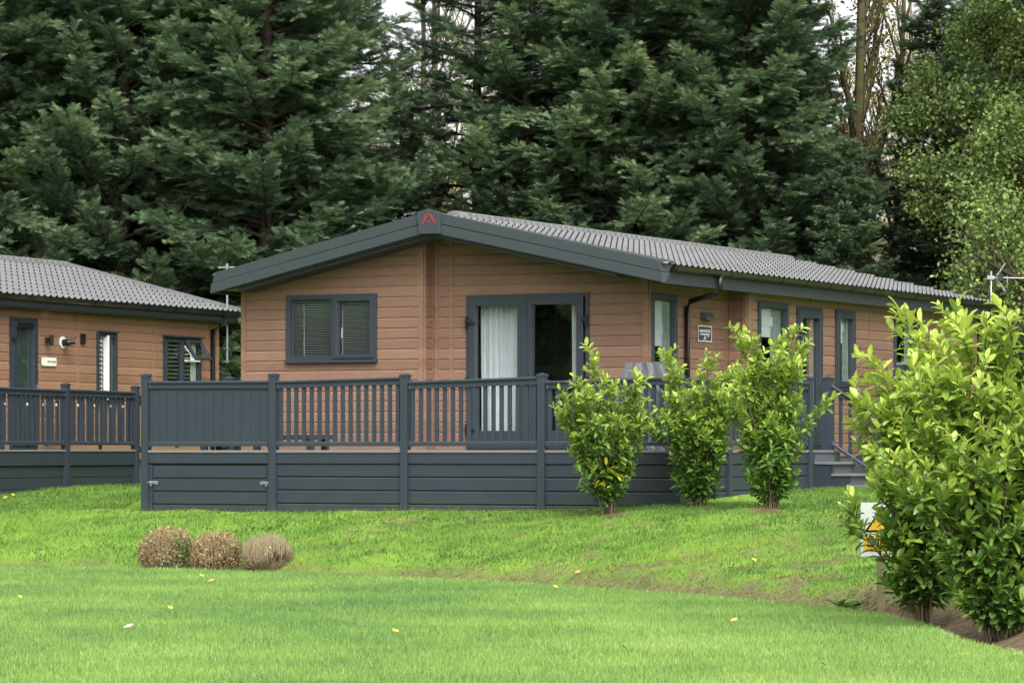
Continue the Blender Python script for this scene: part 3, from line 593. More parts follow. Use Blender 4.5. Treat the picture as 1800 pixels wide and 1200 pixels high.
def rail(par, P, Q, h=.05, name='rail', top=True):
    """P,Q = (u,v,z of the underside)"""
    P = Vector(P); Q = Vector(Q); d = (Q-P); hd = Vector((d.x, d.y, 0)).normalized(); s = Vector((-hd.y, hd.x, 0)); up = Vector((0, 0, 1))
    pr = ([(-.035, 0), (.035, 0), (.035, .012), (.02, .02), (.02, .06), (.042, .07), (.042, .088), (.03, .1), (-.03, .1), (-.042, .088), (-.042, .07), (-.02, .06), (-.02, .02), (-.035, .012)] if top
          else [(-.03, 0), (.03, 0), (.03, .045), (.018, .06), (-.018, .06), (-.03, .045)])
    b = MB(); k = len(pr)
    for X0 in (P, Q):
        for a, c in pr: b.v.append(tuple(X0 + s*a + up*c))
    b.f = [tuple(range(k)), tuple(range(2*k-1, k-1, -1))] + [(i, (i+1) % k, k+(i+1) % k, k+i) for i in range(k)]
    for X0, sgn in ((P, 1), (Q, -1)):
        c = X0 + hd*.02*sgn; z0 = X0.z - .012; z1 = X0.z + (.115 if top else .07)
        b.tube([tuple(c + up*-.01), tuple(c + up*(.112 if top else .066))], .03, 6)
    return b.build(name, M['fence'], par)
def bay(par, p, q, zt_, zb, n, wb=.055, post_hw=.0525):
    p = Vector(p + (0,)); q = Vector(q + (0,)); d = (q-p).normalized(); L = (q-p).length; s = Vector((-d.y, d.x, 0))
    a = p + d*post_hw; c = q - d*post_hw
    rail(par, (a.x, a.y, zt_[0]-.1), (c.x, c.y, zt_[1]-.1)); rail(par, (a.x, a.y, zb), (c.x, c.y, zb), name='rail', top=False)
    for i in range(n):
        t = (i+.5)/n; m_ = a + (c-a)*t; zz = zt_[0] + (zt_[1]-zt_[0])*t - .1
        b = MB(); h = wb/2
        for z in (zb+.05, zz+.004):
            for x, y in ((-h, -.012), (h, -.012), (h, .012), (-h, .012)): b.v.append(tuple(m_ + d*x + s*y + Vector((0, 0, z))))
        b.f = [(0, 3, 2, 1), (4, 5, 6, 7)] + [(i_, (i_+1) % 4, 4+(i_+1) % 4, 4+i_) for i_ in range(4)]
        b.build('baluster', M['fence'], par)
for u, z in zip(PU, PZ): post(BA, u, VF, gzl(u, VF)-.15, z)
for i in range(1, 4): bay(BA, (PU[i], VF), (PU[i+1], VF), (PZ[i]-.11, PZ[i+1]-.05 if i < 3 else PZ[i+1]-.055), 1.505, 16)
rail(BA, (PU[0]+.05, VF, 2.29), (PU[1]-.05, VF, 2.28)); rail(BA, (PU[0]+.05, VF, 1.505), (PU[1]-.05, VF, 1.505), top=False)
b = MB(fv(VF)); s0, s1 = PU[0]+.06, PU[1]-.06; k = 13
for i in range(k): a = s0+(s1-s0)*i/k; b.box(a+.002, s0+(s1-s0)*(i+1)/k-.002, -.012, .010, 1.555, 2.30)
b.box(s0, s1, -.014, .004, 1.555, 2.3); b.build('panel', M['fence'], BA)
SP = [(-.93, 2.45), (.5, 2.46), (1.85, 2.47)]; vv = VF; zz = 2.43
for v, z in SP:
    post(BA, UD, v, gzl(UD, v)-.15, z); bay(BA, (UD, vv), (UD, v), (zz-.07, z-.09), 1.505, 11); vv = v; zz = z
post(BA, US-.03, 1.9, 1.45, 2.47); bay(BA, (US-.03, 1.9), (UD, 1.9), (2.38, 2.38), 1.505, 5)
post(BA, US-.03, 3.1, 1.45, 2.47); bay(BA, (US-.03, 1.9), (US-.03, 3.1), (2.38, 2.4), 1.505, 8)
# left side of the deck
post(BA, .01, -.35, 1.2, 2.5); bay(BA, (.01, VF), (.01, -.35), (2.39, 2.39), 1.505, 14)
# steps
ST = empty('steps', OA + (0,), -THA, label='grey deck steps with pale treads and a sloping dark handrail beside the side door', category='steps')
for k in range(4):
    u0 = US + .03 + .265*k; z = 1.45 - .167*(k+1)
    MB().box(u0-.02, u0+.30, 3.98, 4.95, z-.034, z).build('tread', M['deck'], ST, bevel=.005)
    MB().box(u0-.05, u0-.022, 4.0, 4.93, z+.002, z+.131).build('riser', M['riser'], ST)
    MB().box(u0-.02, u0+.262, 4.0, 4.04, .6, z-.036).build('stringer', M['fence'], ST)
MB().box(US+.05+1.06, US+1.09, 4.0, 4.93, .6, .74).build('riser', M['riser'], ST)
pz = 2.5; pu = US-.07
post(ST, pu, 4.72, 1.45, 2.53, hw=.075)
sl = .167/.265
rail(ST, (pu+.06, 4.72, 2.31), (pu+1.2, 4.72, 2.31-sl*1.14)); rail(ST, (pu+.06, 4.72, 1.52), (pu+1.2, 4.72, 1.52-sl*1.14), top=False)
for k in range(7):
    u = pu + .2 + .15*k; z = -sl*(u-pu-.06)
    MB().box(u-.026, u+.026, 4.708, 4.732, 1.54+z, 2.33+z).build('baluster', M['fence'], ST)
post(ST, pu+1.25, 4.72, .7, 1.78)
# screen beyond the steps
SCN = empty('privacy_screen', OA + (0,), -THA, label='dark grey boarded screen with a pale top edge seen through the big laurels', category='screen')
b = MB()
for k in range(13): b.box(7.35, 7.38, 6.95+.16*k, 7.106+.16*k, .75, 2.74)
b.build('panel', M['fence'], SCN); MB().box(7.32, 7.42, 6.9, 9.06, 2.74, 2.77).build('top_rail', M['deck'], SCN)
for v in (6.92, 9.04): MB().box(7.33, 7.41, v-.045, v+.045, .6, 2.739).build('post', M['fence'], SCN)
# ------------------------------------------------------------------ things on the deck
BQ = empty('barbecue', WA(6.78, -.75, 1.45), -THA, label='barbecue under a crumpled grey cover on the deck corner beside the tall window', category='barbecue')
def crumple(name, half, hz, ntop, m, par, amp=.02, seed=1):
    bm = bmesh.new(); bmesh.ops.create_cube(bm, size=2); bmesh.ops.subdivide_edges(bm, edges=bm.edges, cuts=14, use_grid_fill=True)
    rg = random.Random(seed); fs = [(rg.uniform(2, 8), rg.uniform(2, 8), rg.uniform(2, 8), rg.uniform(0, 6)) for _ in range(7)]
    for v in bm.verts:
        x, y, z = v.co; t = (z+1)/2; k = ntop(t); d = sum(abs(math.sin(a*x+b_*y+c*z+p_)) for a, b_, c, p_ in fs)/7 - .6
        v.co = Vector((x*half[0]*k[0], y*half[1]*k[1], t*hz)) + Vector((x, y, .3*t)).normalized()*d*amp*3
    me = bpy.data.meshes.new(name); bm.to_mesh(me); bm.free(); return link(name, me, m, par)
crumple('cover', (.36, .28), 1.15, lambda t: ((1.0, 1.0) if t < .8 else (1-.8*(t-.8), 1-2.4*(t-.8))), M['cover'], BQ, .022, 3)
crumple('cover_side', (.385, .27), .86, lambda t: (1.0, 1.0), M['coverlight'], BQ, .02, 8)
for x in (-.3, .3):
    for y in (-.2, .2): MB().tube([(x, y, 0), (x, y, .3)], .03, 8).build('leg', M['black'], BQ)
LT = empty('low_bench', WA(1.2, -1.2, 1.45), -THA, label='low dark grey bench on the deck behind the second balustrade bay', category='bench')
MB().box(-1.05, .85, -.25, .25, .15, .215).build('seat', M['soffit'], LT, bevel=.01)
for x in (-.95, -.1, .75):
    for y in (-.2, .2): MB().box(x-.04, x+.04, y-.04, y+.04, 0, .15).build('leg', M['soffit'], LT)
# ------------------------------------------------------------------ lodge B
B = empty('lodge', OB + (0,), -THB, label='amber clad lodge at the left with an open top-hung window and cream plaque', category='lodge')
SB = M['sidingB']; BL, BR, BZ = -6.75, .27, 4.83; BSL = .25
rB, bm_, ztB = roof(B, BL, BR, BZ, BSL, -7, 6.55)
ridge(rB, bm_, BZ+.005, -6.8, 6.5)
MB().box(BR-.04, BR, -7, 6.52, ztB(BR)-.215, ztB(BR)-.03).build('fascia', M['soffit'], B, bevel=.004)
vb = MB(); vb.v = [(BR+.08, 6.5, ztB(BR)-.05), (BR+.08, 6.56, ztB(BR)-.05), (BR+.08, 6.56, ztB(BR)+.03), (BR+.08, 6.5, ztB(BR)+.03), (bm_, 6.5, BZ-.03), (bm_, 6.56, BZ-.03), (bm_, 6.56, BZ+.05), (bm_, 6.5, BZ+.05)]
vb.f = [(0, 1, 2, 3), (7, 6, 5, 4), (0, 4, 5, 1), (1, 5, 6, 2), (2, 6, 7, 3), (3, 7, 4, 0)]; vb.build('verge_trim', M['tile'], B)
clipB = [((bm_, 0, BZ-.2), (BSL, 0, 1)), ((bm_, 0, BZ-.2), (-BSL, 0, 1))]
BD = (-.783, .053, 1.47, 3.57); B2 = (1.967, 2.632, 2.25, 3.415); B3 = (4.248, 5.591, 2.3, 3.41)
f = fu(0)
wall(B, SB, f, -7, 6.315, 1.3, 4.2, [ins(BD), ins(B2), ins(B3)], clipB)
wall(B, SB, lambda s, n, z: (s, 6.315+n, z), -6.5, 0, 1.3, 4.8, [], clipB)
MB().box(-6.45, -.06, -6.9, 6.25, .5, 1.299).build('skirting', M['riser'], B)
for s in (1.36, 3.93, 6.245, -1.6): batten(B, SB, f, s-.035, s+.035, 1.3, 4.2, clip=clipB)
MB().box(-6.3, -.2, -6.8, 6.1, 1.40, 1.44).box(-2.6, -2.55, -6.8, 6.1, 1.45, 4).box(-2.5, -.3, 3.0, 3.05, 1.45, 4).build('interior_wall', M['interior'], B)
bd = frame(B, f, *BD, name='door', wdt=.06, sill=False); MB(f).ring(BD[0]+.05, BD[1]-.05, 1.52, 3.52, .1, -.03, .065, wb=.2).build('door_leaf', M['anthracite'], bd, bevel=.006)
pane(bd, f, -.64, -.09, 1.7, 3.43, n=.0); MB(f).box(-.65, -.08, -.04, -.03, 1.6, 3.5).build('blind', mat('dark_green_blind', (.05, .085, .07), .7), bd)
MB(f).box(-.6, -.12, .066, .085, 3.44, 3.49).build('vent', M['black'], bd)
for z in (3.2, 2.35): MB(f).box(-.77, -.68, .06, .1, z, z+.06).build('hinge', M['black'], bd)
MB(f).box(-.03, .01, .065, .09, 2.2, 2.5).box(-.1, .1, .09, .11, 2.36, 2.38).build('handle', M['steel'], bd)
bw = frame(B, f, *B2, wdt=.055); MB(f).box(2.02, 2.6, -.02, .09, 3.415, 3.44).build('head_trim', M['anthracite'], bw)
blind(bw, f, 2.02, 2.27, 2.3, 3.36, n=-.02, pitch=.075, d=.05, tilt=.9); MB(f).box(2.27, 2.34, -.03, .05, 2.3, 3.37).build('casement_edge', M['white'], bw)
sash(bw, f, 2.34, 2.6, 2.3, 3.38, wdt=.05); pane(bw, f, 2.38, 2.56, 2.34, 3.34, n=.02); MB(f).box(2.36, 2.58, -.02, -.01, 2.3, 3.37).build('blind', mat('pale_green_blind', (.2, .27, .24), .7), bw)
b3 = frame(B, f, *B3, wdt=.06, mull=(4.95,)); MB(f).box(4.23, 5.61, -.02, .1, 3.41, 3.435).build('head_trim', M['anthracite'], b3)
sash(b3, f, 4.3, 4.92, 2.35, 3.37, wdt=.05); pane(b3, f, 4.34, 4.88, 2.39, 3.33, n=.02); pane(b3, f, 4.98, 5.53, 2.39, 2.98, n=.0)
MB(f).box(4.98, 5.54, -.03, .05, 3.0, 3.03).build('transom', M['white'], b3); blind(b3, f, 4.32, 5.5, 2.36, 3.36, n=-.035, pitch=.07, d=.05, tilt=.8); curtain(b3, f, 5.3, 5.55, 2.36, 3.36, n=-.02, folds=3, amp=.008)
tl = math.radians(33)                                          # the open top-hung vent
fo = lambda s, n, z: f(s, .05 + n*math.cos(tl) + (3.36-z)*math.sin(tl), 3.36 - (3.36-z)*math.cos(tl) + n*math.sin(tl))
os_ = MB(fo).ring(4.97, 5.55, 2.97, 3.37, .055, -.02, .03).build('open_sash', M['anthracite'], b3, bevel=.004); pane(os_, fo, 5.02, 5.5, 3.02, 3.32, n=.01)
MB(f).tube([(5.0, .02, 3.28), (5.0, .2, 3.06)], .012, 5).build('stay', M['white'], os_)
gutter(B, BR, ztB(BR)-.045, -7, 6.6)
MB().tube([(BR+.05, 6.0, 3.83), (BR+.03, 6.0, 3.68), (.06, 6.0, 3.58), (.055, 6.0, 1.3)], .042, 10).build('downpipe', M['black'], B, smooth=True)
def onB(o): o.location = OB + (0,); o.rotation_euler = (0, 0, -THB); return o
def eB(name, u, v, z, **kw): return empty(name, WA(u, v, z, OB, THB), -THB, **kw)
# wall fittings
sc_ = eB('wall_light', .02, .34, 3.23, label='black up and down wall light, lit, beside the green glazed door of the left lodge', category='wall light')
MB().tube([(.1, 0, -.085), (.1, 0, .085)], .035, 12).build('body', M['black'], sc_); MB().box(-.005, .07, -.03, .03, -.045, .045).build('backplate', M['black'], sc_)
for sg in (1, -1):
    l = bpy.data.lights.new('glow', 'SPOT'); l.energy = 2.2; l.color = (1, .55, .2); l.spot_size = math.radians(70); l.shadow_soft_size = .01
    lo = bpy.data.objects.new('glow', l); COL.objects.link(lo); lo.parent = sc_; lo.location = (.085, 0, .1*sg); lo.rotation_euler = (0, math.radians(0 if sg < 0 else 180) + sg*math.radians(-14)*-1, 0)
fl = eB('flue_outlet', .015, .86, 3.21, label='black boiler flue with a round white collar on the left lodge wall', category='flue')
MB().tube([(0, 0, 0), (.02, 0, 0)], .1, 20).build('collar', M['white'], fl); MB().tube([(.015, 0, 0), (.13, 0, 0), (.13, 0, 0.001), (.2, .06, .01)], [.058, .058, .045, .04], 14).build('pipe', M['black'], fl)
vg = eB('air_vent', .015, 1.5, 3.29, label='small black louvred air vent on the left lodge cladding next to a batten', category='vent')
b = MB(); b.box(0, .02, -.065, .065, -.085, .085)
for k in range(3): b.box(.02, .05, -.055, .055, -.075+.053*k, -.035+.053*k)
b.build('cover', M['black'], vg, bevel=.004)
sp = eB('house_plaque', .03, .41, 2.885, label='cream house plaque reading SANDY LANE 20 on the left lodge wall under the lit light', category='sign')
MB().box(0, .012, -.235, .235, -.07, .07).build('plate', M['cream'], sp, bevel=.003)
text_mesh('lettering', 'SANDY LANE 20', .05, M['black'], sp, Matrix.Translation((.013, .07, 0)) @ Matrix(((0, 0, 1, 0), (1, 0, 0, 0), (0, 1, 0, 0), (0, 0, 0, 1))) @ Matrix.Diagonal((.8, 1, 1, 1)))
b = MB()
for y in (-.215, .215):
    for z in (-.05, .05): b.tube([(.012, y, z), (.018, y, z)], .008, 8)
b.build('screw', M['black'], sp)
b = MB()
for k in range(5): b.tube([(.014, -.17, -.045+.02*k), (.014, -.15+.01*(k % 2), -.03+.02*k)], .003, 4)
b.build('plant_motif', mat('faded_grey_print', (.35, .36, .3), .6), sp)
ab = eB('tv_aerial', .12, 6.42, 3.0, label='silver tv aerial with short stacked bars on a thin mast at the left lodge corner', category='aerial')
MB().tube([(0, 0, 0), (0, 0, 1.78)], .02, 8).build('mast', M['steel'], ab)
b = MB()
for k in range(4): b.tube([(-.2+.015*k, -.05, 1.42+.095*k), (.17, .1, 1.43+.095*k)], .009, 5)
b.tube([(.03, .02, 1.4), (-.03, 0, 1.75)], .013, 5); b.box(-.04, .04, -.04, .04, 1.36, 1.42); b.build('element', M['steel'], ab)
MB().box(-.06, .03, -.03, .03, .25, .28).box(-.06, .03, -.03, .03, .02, .05).build('bracket', M['steel'], ab)
# decking and balustrade of lodge B
DB = empty('decking', OB + (0,), -THB, label='dark skirted deck platform of the left lodge above the grass', category='decking'); UB = 1.8
MB().box(.02, UB, -7, .1, 1.41, 1.45).build('deck_floor', M['deck'], DB); MB(fu(UB)).box(-7, .12, -.06, .035, 1.43, 1.46).build('deck_edge', M['deck'], DB, bevel=.004)
BB = empty('balustrade', OB + (0,), -THB, label='dark grey balustrade of the left lodge deck with glass bulbs strung below its rail', category='balustrade')
PB = [-6.45, -4.25, -2.07, .107]
for v in PB: post(BB, UB, v, .7, 2.49)
for i in range(3):
    bay(BB, (UB, PB[i]), (UB, PB[i+1]), (2.39, 2.38), 1.53, 15)
    s0, s1 = PB[i]+.05, PB[i+1]-.05; g = gz(*WA(UB, s0, 0, OB, THB)[:2])
    MB(fu(UB)).box(s0, s1, -.02, .02, 1.22, 1.425).build('skirting_board', M['fence'], DB, bevel=.004)
    MB(fu(UB)).box(s0, s1, -.05, -.035, .6, 1.3).build('backing', M['black'], DB)
    z = 1.205
    while z > g:
        MB(fu(UB)).box(s0, s1, -.04, -.012, max(z-.165, g-.1), z).build('skirting_board', M['fence'], DB, bevel=.004); z -= .175
    MB(fu(UB)).box((s0+s1)/2-.03, (s0+s1)/2+.03, -.03, .0, 1.45, 1.53).build('foot', M['fence'], BB)
bay(BB, (.1, .1), (UB, .107), (2.38, 2.38), 1.53, 11)
post(BB, .35, -1.65, 1.45, 2.42, hw=.07)
rail(BB, (UB, .16, 2.26), (UB, 1.5, 1.5)); rail(BB, (UB, .16, 1.5), (UB, 1.5, .82), top=False)
SL_ = eB('string_lights', UB-.03, 0, 2.27, label='clear glass bulbs on a black wire hanging below the left lodge handrail', category='string lights')
b = MB(); vv = np.linspace(-4.2, .05, 60); b.tube([(0, v, -.03*abs(math.sin(v*4.4))) for v in vv], .005, 4).build('wire', M['black'], SL_)
from mathutils import geometry as _g
for v in (-3.85, -3.2, -2.75, -2.35, -1.7, -1.2, -.7, -.3):
    bm = bmesh.new(); bmesh.ops.create_uvsphere(bm, u_segments=10, v_segments=8, radius=.022)
    for q in bm.verts: q.co.z *= 1.25
    me = bpy.data.meshes.new('bulb'); bm.to_mesh(me); bm.free(); o = link('bulb', me, M['bulb'], SL_); o.location = (.03, v, -.13)
    for p_ in me.polygons: p_.use_smooth = True
    MB().tube([(.03, v, -.09), (.03, v, -.03)], .014, 6).build('socket', M['black'], o).location = (-.03, -v, .13)
# ------------------------------------------------------------------ warning sign on a timber post
SX, SY = 3.30, 31.2; sg0 = gz(SX, SY)
SG = empty('warning_sign', (SX, SY, sg0), math.radians(8), label='white and yellow Danger sign on a short timber post half hidden by the laurel', category='sign')
MB().tube([(.08, .03, -.1), (.08, .03, .9)], .038, 10).build('post', M['wood'], SG, smooth=False)
MB().box(-.12, .33, -.022, -.012, .61, 1.10).build('board', M['white'], SG)
b = MB(); b.box(-.095, .305, -.026, -.0222, .655, .80); b.v += []; b.build('yellow_panel', M['signyellow'], SG)
b = MB(); b.prism([(-.09, .83), (.26, .83), (.085, 1.07)], -.025, -.0222, 1); tri = b.build('triangle_border', M['black'], SG)
MB().prism([(-.055, .848), (.225, .848), (.085, 1.04)], -.0275, -.0252, 1).build('triangle', M['signyellow'], SG)
text_mesh('lettering', 'Danger', .105, M['black'], SG, Matrix.Translation((.09, -.027, .73)) @ Matrix.Rotation(math.radians(90), 4, 'X'), bold=.002)
# ------------------------------------------------------------------ laurels
LEAF = np.array([(0, 0, 0), (.3, -.4, .07), (.3, .4, .07), (.3, 0, 0), (.68, -.5, .03), (.68, .5, .03), (.68, 0, -.04), (1, 0, -.13), (.9, -.26, -.05), (.9, .26, -.05)], float)
LEAF[:, 1] *= 1
LF = np.array([(0, 1, 3), (0, 3, 2), (1, 4, 6), (1, 6, 3), (3, 6, 5), (3, 5, 2), (4, 8, 6), (8, 7, 6), (6, 7, 9), (6, 9, 5)])
def laurel(name, base, H, rx, ry, leafL, nst, nsh, seed, tops, label, group, lean=0, wide=.5, zbare=.12, youth=0., yellow=0, prof=None):
    """stems rise from one root, side shoots carry spirals of leaves; tops = [(x, z)] leading shoots that stand proud"""
    rg = np.random.default_rng(seed); root = empty(name, base, 0, label=label, category='laurel bush', group=group)
    prof = prof or (lambda t: .45 + .55*np.sin(np.clip(t*1.15, 0, 1)*np.pi*.62))
    segs = []; LO = []; LD = []; LU = []; LL = []; LT = []
    stems = []
    for x, z in tops: stems.append((x, rg.uniform(-.15, .15), z))
    for i in range(nst):
        a = i*2.4 + rg.uniform(-.3, .3); r = math.sqrt(rg.uniform(.05, 1)); z = H*rg.uniform(.55, .97) * (1 - .25*r*r)
        stems.append((lean*z/H + rx*r*math.cos(a)*prof(z/H), ry*r*math.sin(a)*prof(z/H), z))
    def shoot(P, D, L, lvl, hz):
        n = max(4, int(L/.05)); pts = [P]; d = D.copy()
        for _ in range(n): d = unit(d + np.array([0, 0, .1]) + rg.normal(0, .06, 3)); pts.append(pts[-1] + d*L/n)
        pts = np.array(pts); segs.append((pts, np.linspace(.006, .0025, n+1)))
        nl = max(7, int(L/(leafL*.135))); ph = rg.uniform(0, 6.28)
        for j in range(nl):
            t = .15 + .85*(j+rg.uniform(-.3, .3))/(nl-1); t = min(max(t, .1), 1); q = t*(n); k = min(int(q), n-1); p = pts[k] + (pts[k+1]-pts[k])*(q-k); ax = unit(pts[k+1]-pts[k])
            an = ph + j*2.399; s = unit(np.cross(ax, [0.3, .1, 1])); u = np.cross(ax, s); rad = s*math.cos(an) + u*math.sin(an)
            op = math.radians(70 - 42*t**1.5 + rg.normal(0, 16)); dd = ax*math.cos(op) + rad*math.sin(op) + np.array([0, 0, -.12*(1-t)])
            LO.append(p); LD.append(dd); LU.append(ax*.6 + np.array([0, 0, .5]) + rg.normal(0, .25, 3)); LL.append(leafL * rg.uniform(.5, 1.2) * (1 - .3*(t > .93)))
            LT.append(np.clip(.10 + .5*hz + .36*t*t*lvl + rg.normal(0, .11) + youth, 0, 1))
    for (x, y, z) in stems:
        n = 14; b0 = np.array([rg.normal(0, .035)*rx*2, rg.normal(0, .05), -.05]); T = np.array([x, y, z]); c = b0 + (T-b0)*np.array([.25, .25, .5]) + rg.normal(0, .04, 3)
        tt = np.linspace(0, 1, n)[:, None]; P = (1-tt)**2*b0 + 2*tt*(1-tt)*c + tt**2*T + np.cumsum(rg.normal(0, .008, (n, 3)), 0)
        segs.append((P, np.linspace(.011*H/2, .003, n)))
        ns = int(nsh * z/H)
        for j in range(ns):
            t = zbare*1.2 + (1-zbare*1.2)*(j+rg.uniform(0, 1))/ns; q = t*(n-1); k = min(int(q), n-2); p = P[k] + (P[k+1]-P[k])*(q-k); hz = p[2]/H
            if hz < zbare: continue
            a = rg.uniform(0, 6.28); out = np.array([math.cos(a), math.sin(a)*.9, rg.uniform(.35, 1.1)])
            out[:2] += .6*np.array([p[0]-lean*hz, p[1]])/max(rx, .1)
            L = rg.uniform(.6, 1.15) * wide * min(rx, .6) * (1.05 - .5*hz)
            shoot(p, unit(out), L, 1 if hz > .3 else .6, hz)
        shoot(P[-3], unit(P[-1]-P[-3]), .3*H/2.0, 1.25, z/H)
    V, F = tubes_np(segs, 4); npmesh('stems', V, F, M['stem'], root)
    LO, LD, LU, LL, LT = map(np.array, (LO, LD, LU, LL, LT))
    V, F = scatter(LEAF, LF, LO, LD, LU, LL, LL*.39*rg.uniform(.85, 1.2, len(LL)))
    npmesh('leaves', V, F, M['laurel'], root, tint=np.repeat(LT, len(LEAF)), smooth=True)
    if yellow:
        k = rg.integers(0, len(LO), 0); P = np.array([(rg.normal(-.03, .13), -.22 + rg.normal(0, .05), rg.uniform(.3, .6)) for _ in range(yellow)])
        D = rg.normal(0, 1, (yellow, 3)) + [0, -.6, .8]
        V, F = scatter(LEAF, LF, P, D, rg.normal(0, .4, (yellow, 3)) + [0, 0, 1.], np.full(yellow, leafL*.95), np.full(yellow, leafL*.4))
        npmesh('yellow_leaves', V, F, M['yellowed'], root, tint=np.repeat(rg.uniform(0, 1, yellow), len(LEAF)), label='yellowed leaves low on the bush')
    print(name, len(LO), 'leaves'); return root
GL = None
p1 = lambda t: .36 + .64*sm(.1, .6, np.asarray(t))
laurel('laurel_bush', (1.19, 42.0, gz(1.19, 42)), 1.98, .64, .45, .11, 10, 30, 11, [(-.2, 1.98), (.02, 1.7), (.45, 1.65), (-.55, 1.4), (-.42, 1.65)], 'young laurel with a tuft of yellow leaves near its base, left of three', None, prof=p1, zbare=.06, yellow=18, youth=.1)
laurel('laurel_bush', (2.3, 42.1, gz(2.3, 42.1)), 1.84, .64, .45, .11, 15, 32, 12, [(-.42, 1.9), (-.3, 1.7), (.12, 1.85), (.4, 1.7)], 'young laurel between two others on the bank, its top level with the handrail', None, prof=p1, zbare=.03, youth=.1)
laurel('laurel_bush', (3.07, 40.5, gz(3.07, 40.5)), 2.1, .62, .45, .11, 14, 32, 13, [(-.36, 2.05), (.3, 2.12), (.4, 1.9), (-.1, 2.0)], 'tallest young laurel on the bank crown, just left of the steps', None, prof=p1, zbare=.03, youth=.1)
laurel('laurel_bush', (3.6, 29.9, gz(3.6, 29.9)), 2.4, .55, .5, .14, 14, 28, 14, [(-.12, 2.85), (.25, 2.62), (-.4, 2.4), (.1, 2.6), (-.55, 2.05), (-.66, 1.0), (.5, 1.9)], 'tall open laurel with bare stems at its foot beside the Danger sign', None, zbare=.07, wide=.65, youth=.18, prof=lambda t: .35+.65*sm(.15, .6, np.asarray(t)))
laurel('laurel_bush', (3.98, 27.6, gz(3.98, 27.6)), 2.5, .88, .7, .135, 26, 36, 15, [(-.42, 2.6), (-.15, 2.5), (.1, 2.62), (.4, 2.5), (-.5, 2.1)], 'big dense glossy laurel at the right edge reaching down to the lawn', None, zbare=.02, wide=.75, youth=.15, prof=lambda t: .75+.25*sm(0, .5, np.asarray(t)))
laurel('laurel_bush', (5.2, 28.6, gz(5.2, 28.6)), 2.6, .75, .7, .135, 16, 20, 16, [(-.2, 2.75), (.3, 2.6)], 'laurel just past the right edge, behind the big dense one', None, zbare=.05, wide=.7)
# ------------------------------------------------------------------ clipped brown shrubs
def drybush(px, Y, r, h, seed, label, fine=False, green=0):
    rg = np.random.default_rng(seed); X = (px-900)/6000*Y; root = empty('dry_shrub', (X, Y, gz(X, Y)-.02), 0, label=label, category='shrub', group='dead clipped shrubs at the lawn edge')
    n = 1500 if fine else 700; a = rg.uniform(0, 6.28, n); q = np.sqrt(rg.uniform(0, 1, n)); segs = []
    rr = r*(1 + .09*np.sin(2*a+seed) + .06*np.sin(5*a+2*seed)); tx = rr*q*np.cos(a); ty = r*q*np.sin(a)*.8; tz = h*(1 + .08*np.sin(3*a+seed)*q)*(1 - .34*q**3)*rg.uniform(.82, 1.04, n) * np.where(rg.uniform(0, 1, n) < .3, rg.uniform(.4, .9, n), 1)
    t = np.linspace(0, 1, 4)[:, None]
    for i in range(n):
        b0 = np.array([tx[i]*.55, ty[i]*.55, 0]); T = np.array([tx[i], ty[i], tz[i]]); c = np.array([tx[i]*1.12, ty[i]*1.12, tz[i]*.45])
        segs.append(((1-t)**2*b0 + 2*t*(1-t)*c + t**2*T + rg.normal(0, .008, (4, 3)), [.0035, .003, .0025, .0015]))
    V, F = tubes_np(segs, 3); npmesh('twigs', V, F, M['twig'], root)
    m_ = 300 if fine else 5200; k = rg.integers(0, n, m_); u = rg.uniform(.35, 1, m_)
    P = np.stack([tx[k], ty[k], tz[k]], -1)*np.stack([.9+.1*u, .9+.1*u, u], -1) + rg.normal(0, .015, (m_, 3))
    V, F = scatter(KITE, KF, P, rg.normal(0, 1, (m_, 3)), rg.normal(0, 1, (m_, 3)), rg.uniform(.022, .042, m_), .022)
    npmesh('dry_leaves', V, F, M['drybrown'], root, tint=np.repeat(np.clip(rg.normal(.5 if not fine else .7, .2, m_), 0, 1), 4))
    if green:
        P = P[:green] + [r*.35, -r*.3, 0]; P[:, 2] = rg.uniform(.05, h*.75, green); P[:, 0] = r*.62 + rg.normal(0, .09, green); P[:, 1] = -r*.45 + rg.normal(0, .06, green)
        V, F = scatter(KITE, KF, P, rg.normal(0, 1, (green, 3)), rg.normal(0, 1, (green, 3)), np.full(green, .03), .017); npmesh('green_leaves', V, F, M['broad'], root, tint=np.repeat(rg.uniform(0, .8, green), 4))
drybush(293, 42.3, .32, .56, 21, 'rusty brown dead shrub with a green side, leftmost of the dead clipped three', green=900)
drybush(381, 41.9, .32, .52, 22, 'bushy dead shrub thick with pinkish brown leaves, between the two others', green=250)
drybush(470, 41.5, .33, .44, 23, 'bare grey fine-twigged dead shrub, low and dome shaped, nearest the slope', fine=True)
# strap leaved plant
rg = np.random.default_rng(5); X0 = (288-900)/6000*41.75; n = 130
P = np.zeros((n, 3)) + rg.normal(0, .05, (n, 3))*[1.6, .5, 0]; P[:, 2] = rg.uniform(0, .14, n)
V, F = scatter(np.array([(0, -.5, 0), (0, .5, 0), (.5, .5, .08), (.5, -.5, .08), (1, 0, -.2)], float), BF, P, rg.normal(0, 1, (n, 3))*[1, .6, .3]+[0, -.2, .7], np.tile([[0, 0, 1.]], (n, 1)), rg.uniform(.12, .26, n), .018)
npmesh('leafy_weed', V, F, leafmat('silver_green_leaf', [(0, (.03, .07, .03)), (1, (.22, .33, .2))], .5), tint=np.repeat(rg.uniform(0, 1, n), 5), label='silver green weed with strap leaves growing against the leftmost dead shrub', category='weed').location = (X0, 41.75, gz(X0, 41.75))
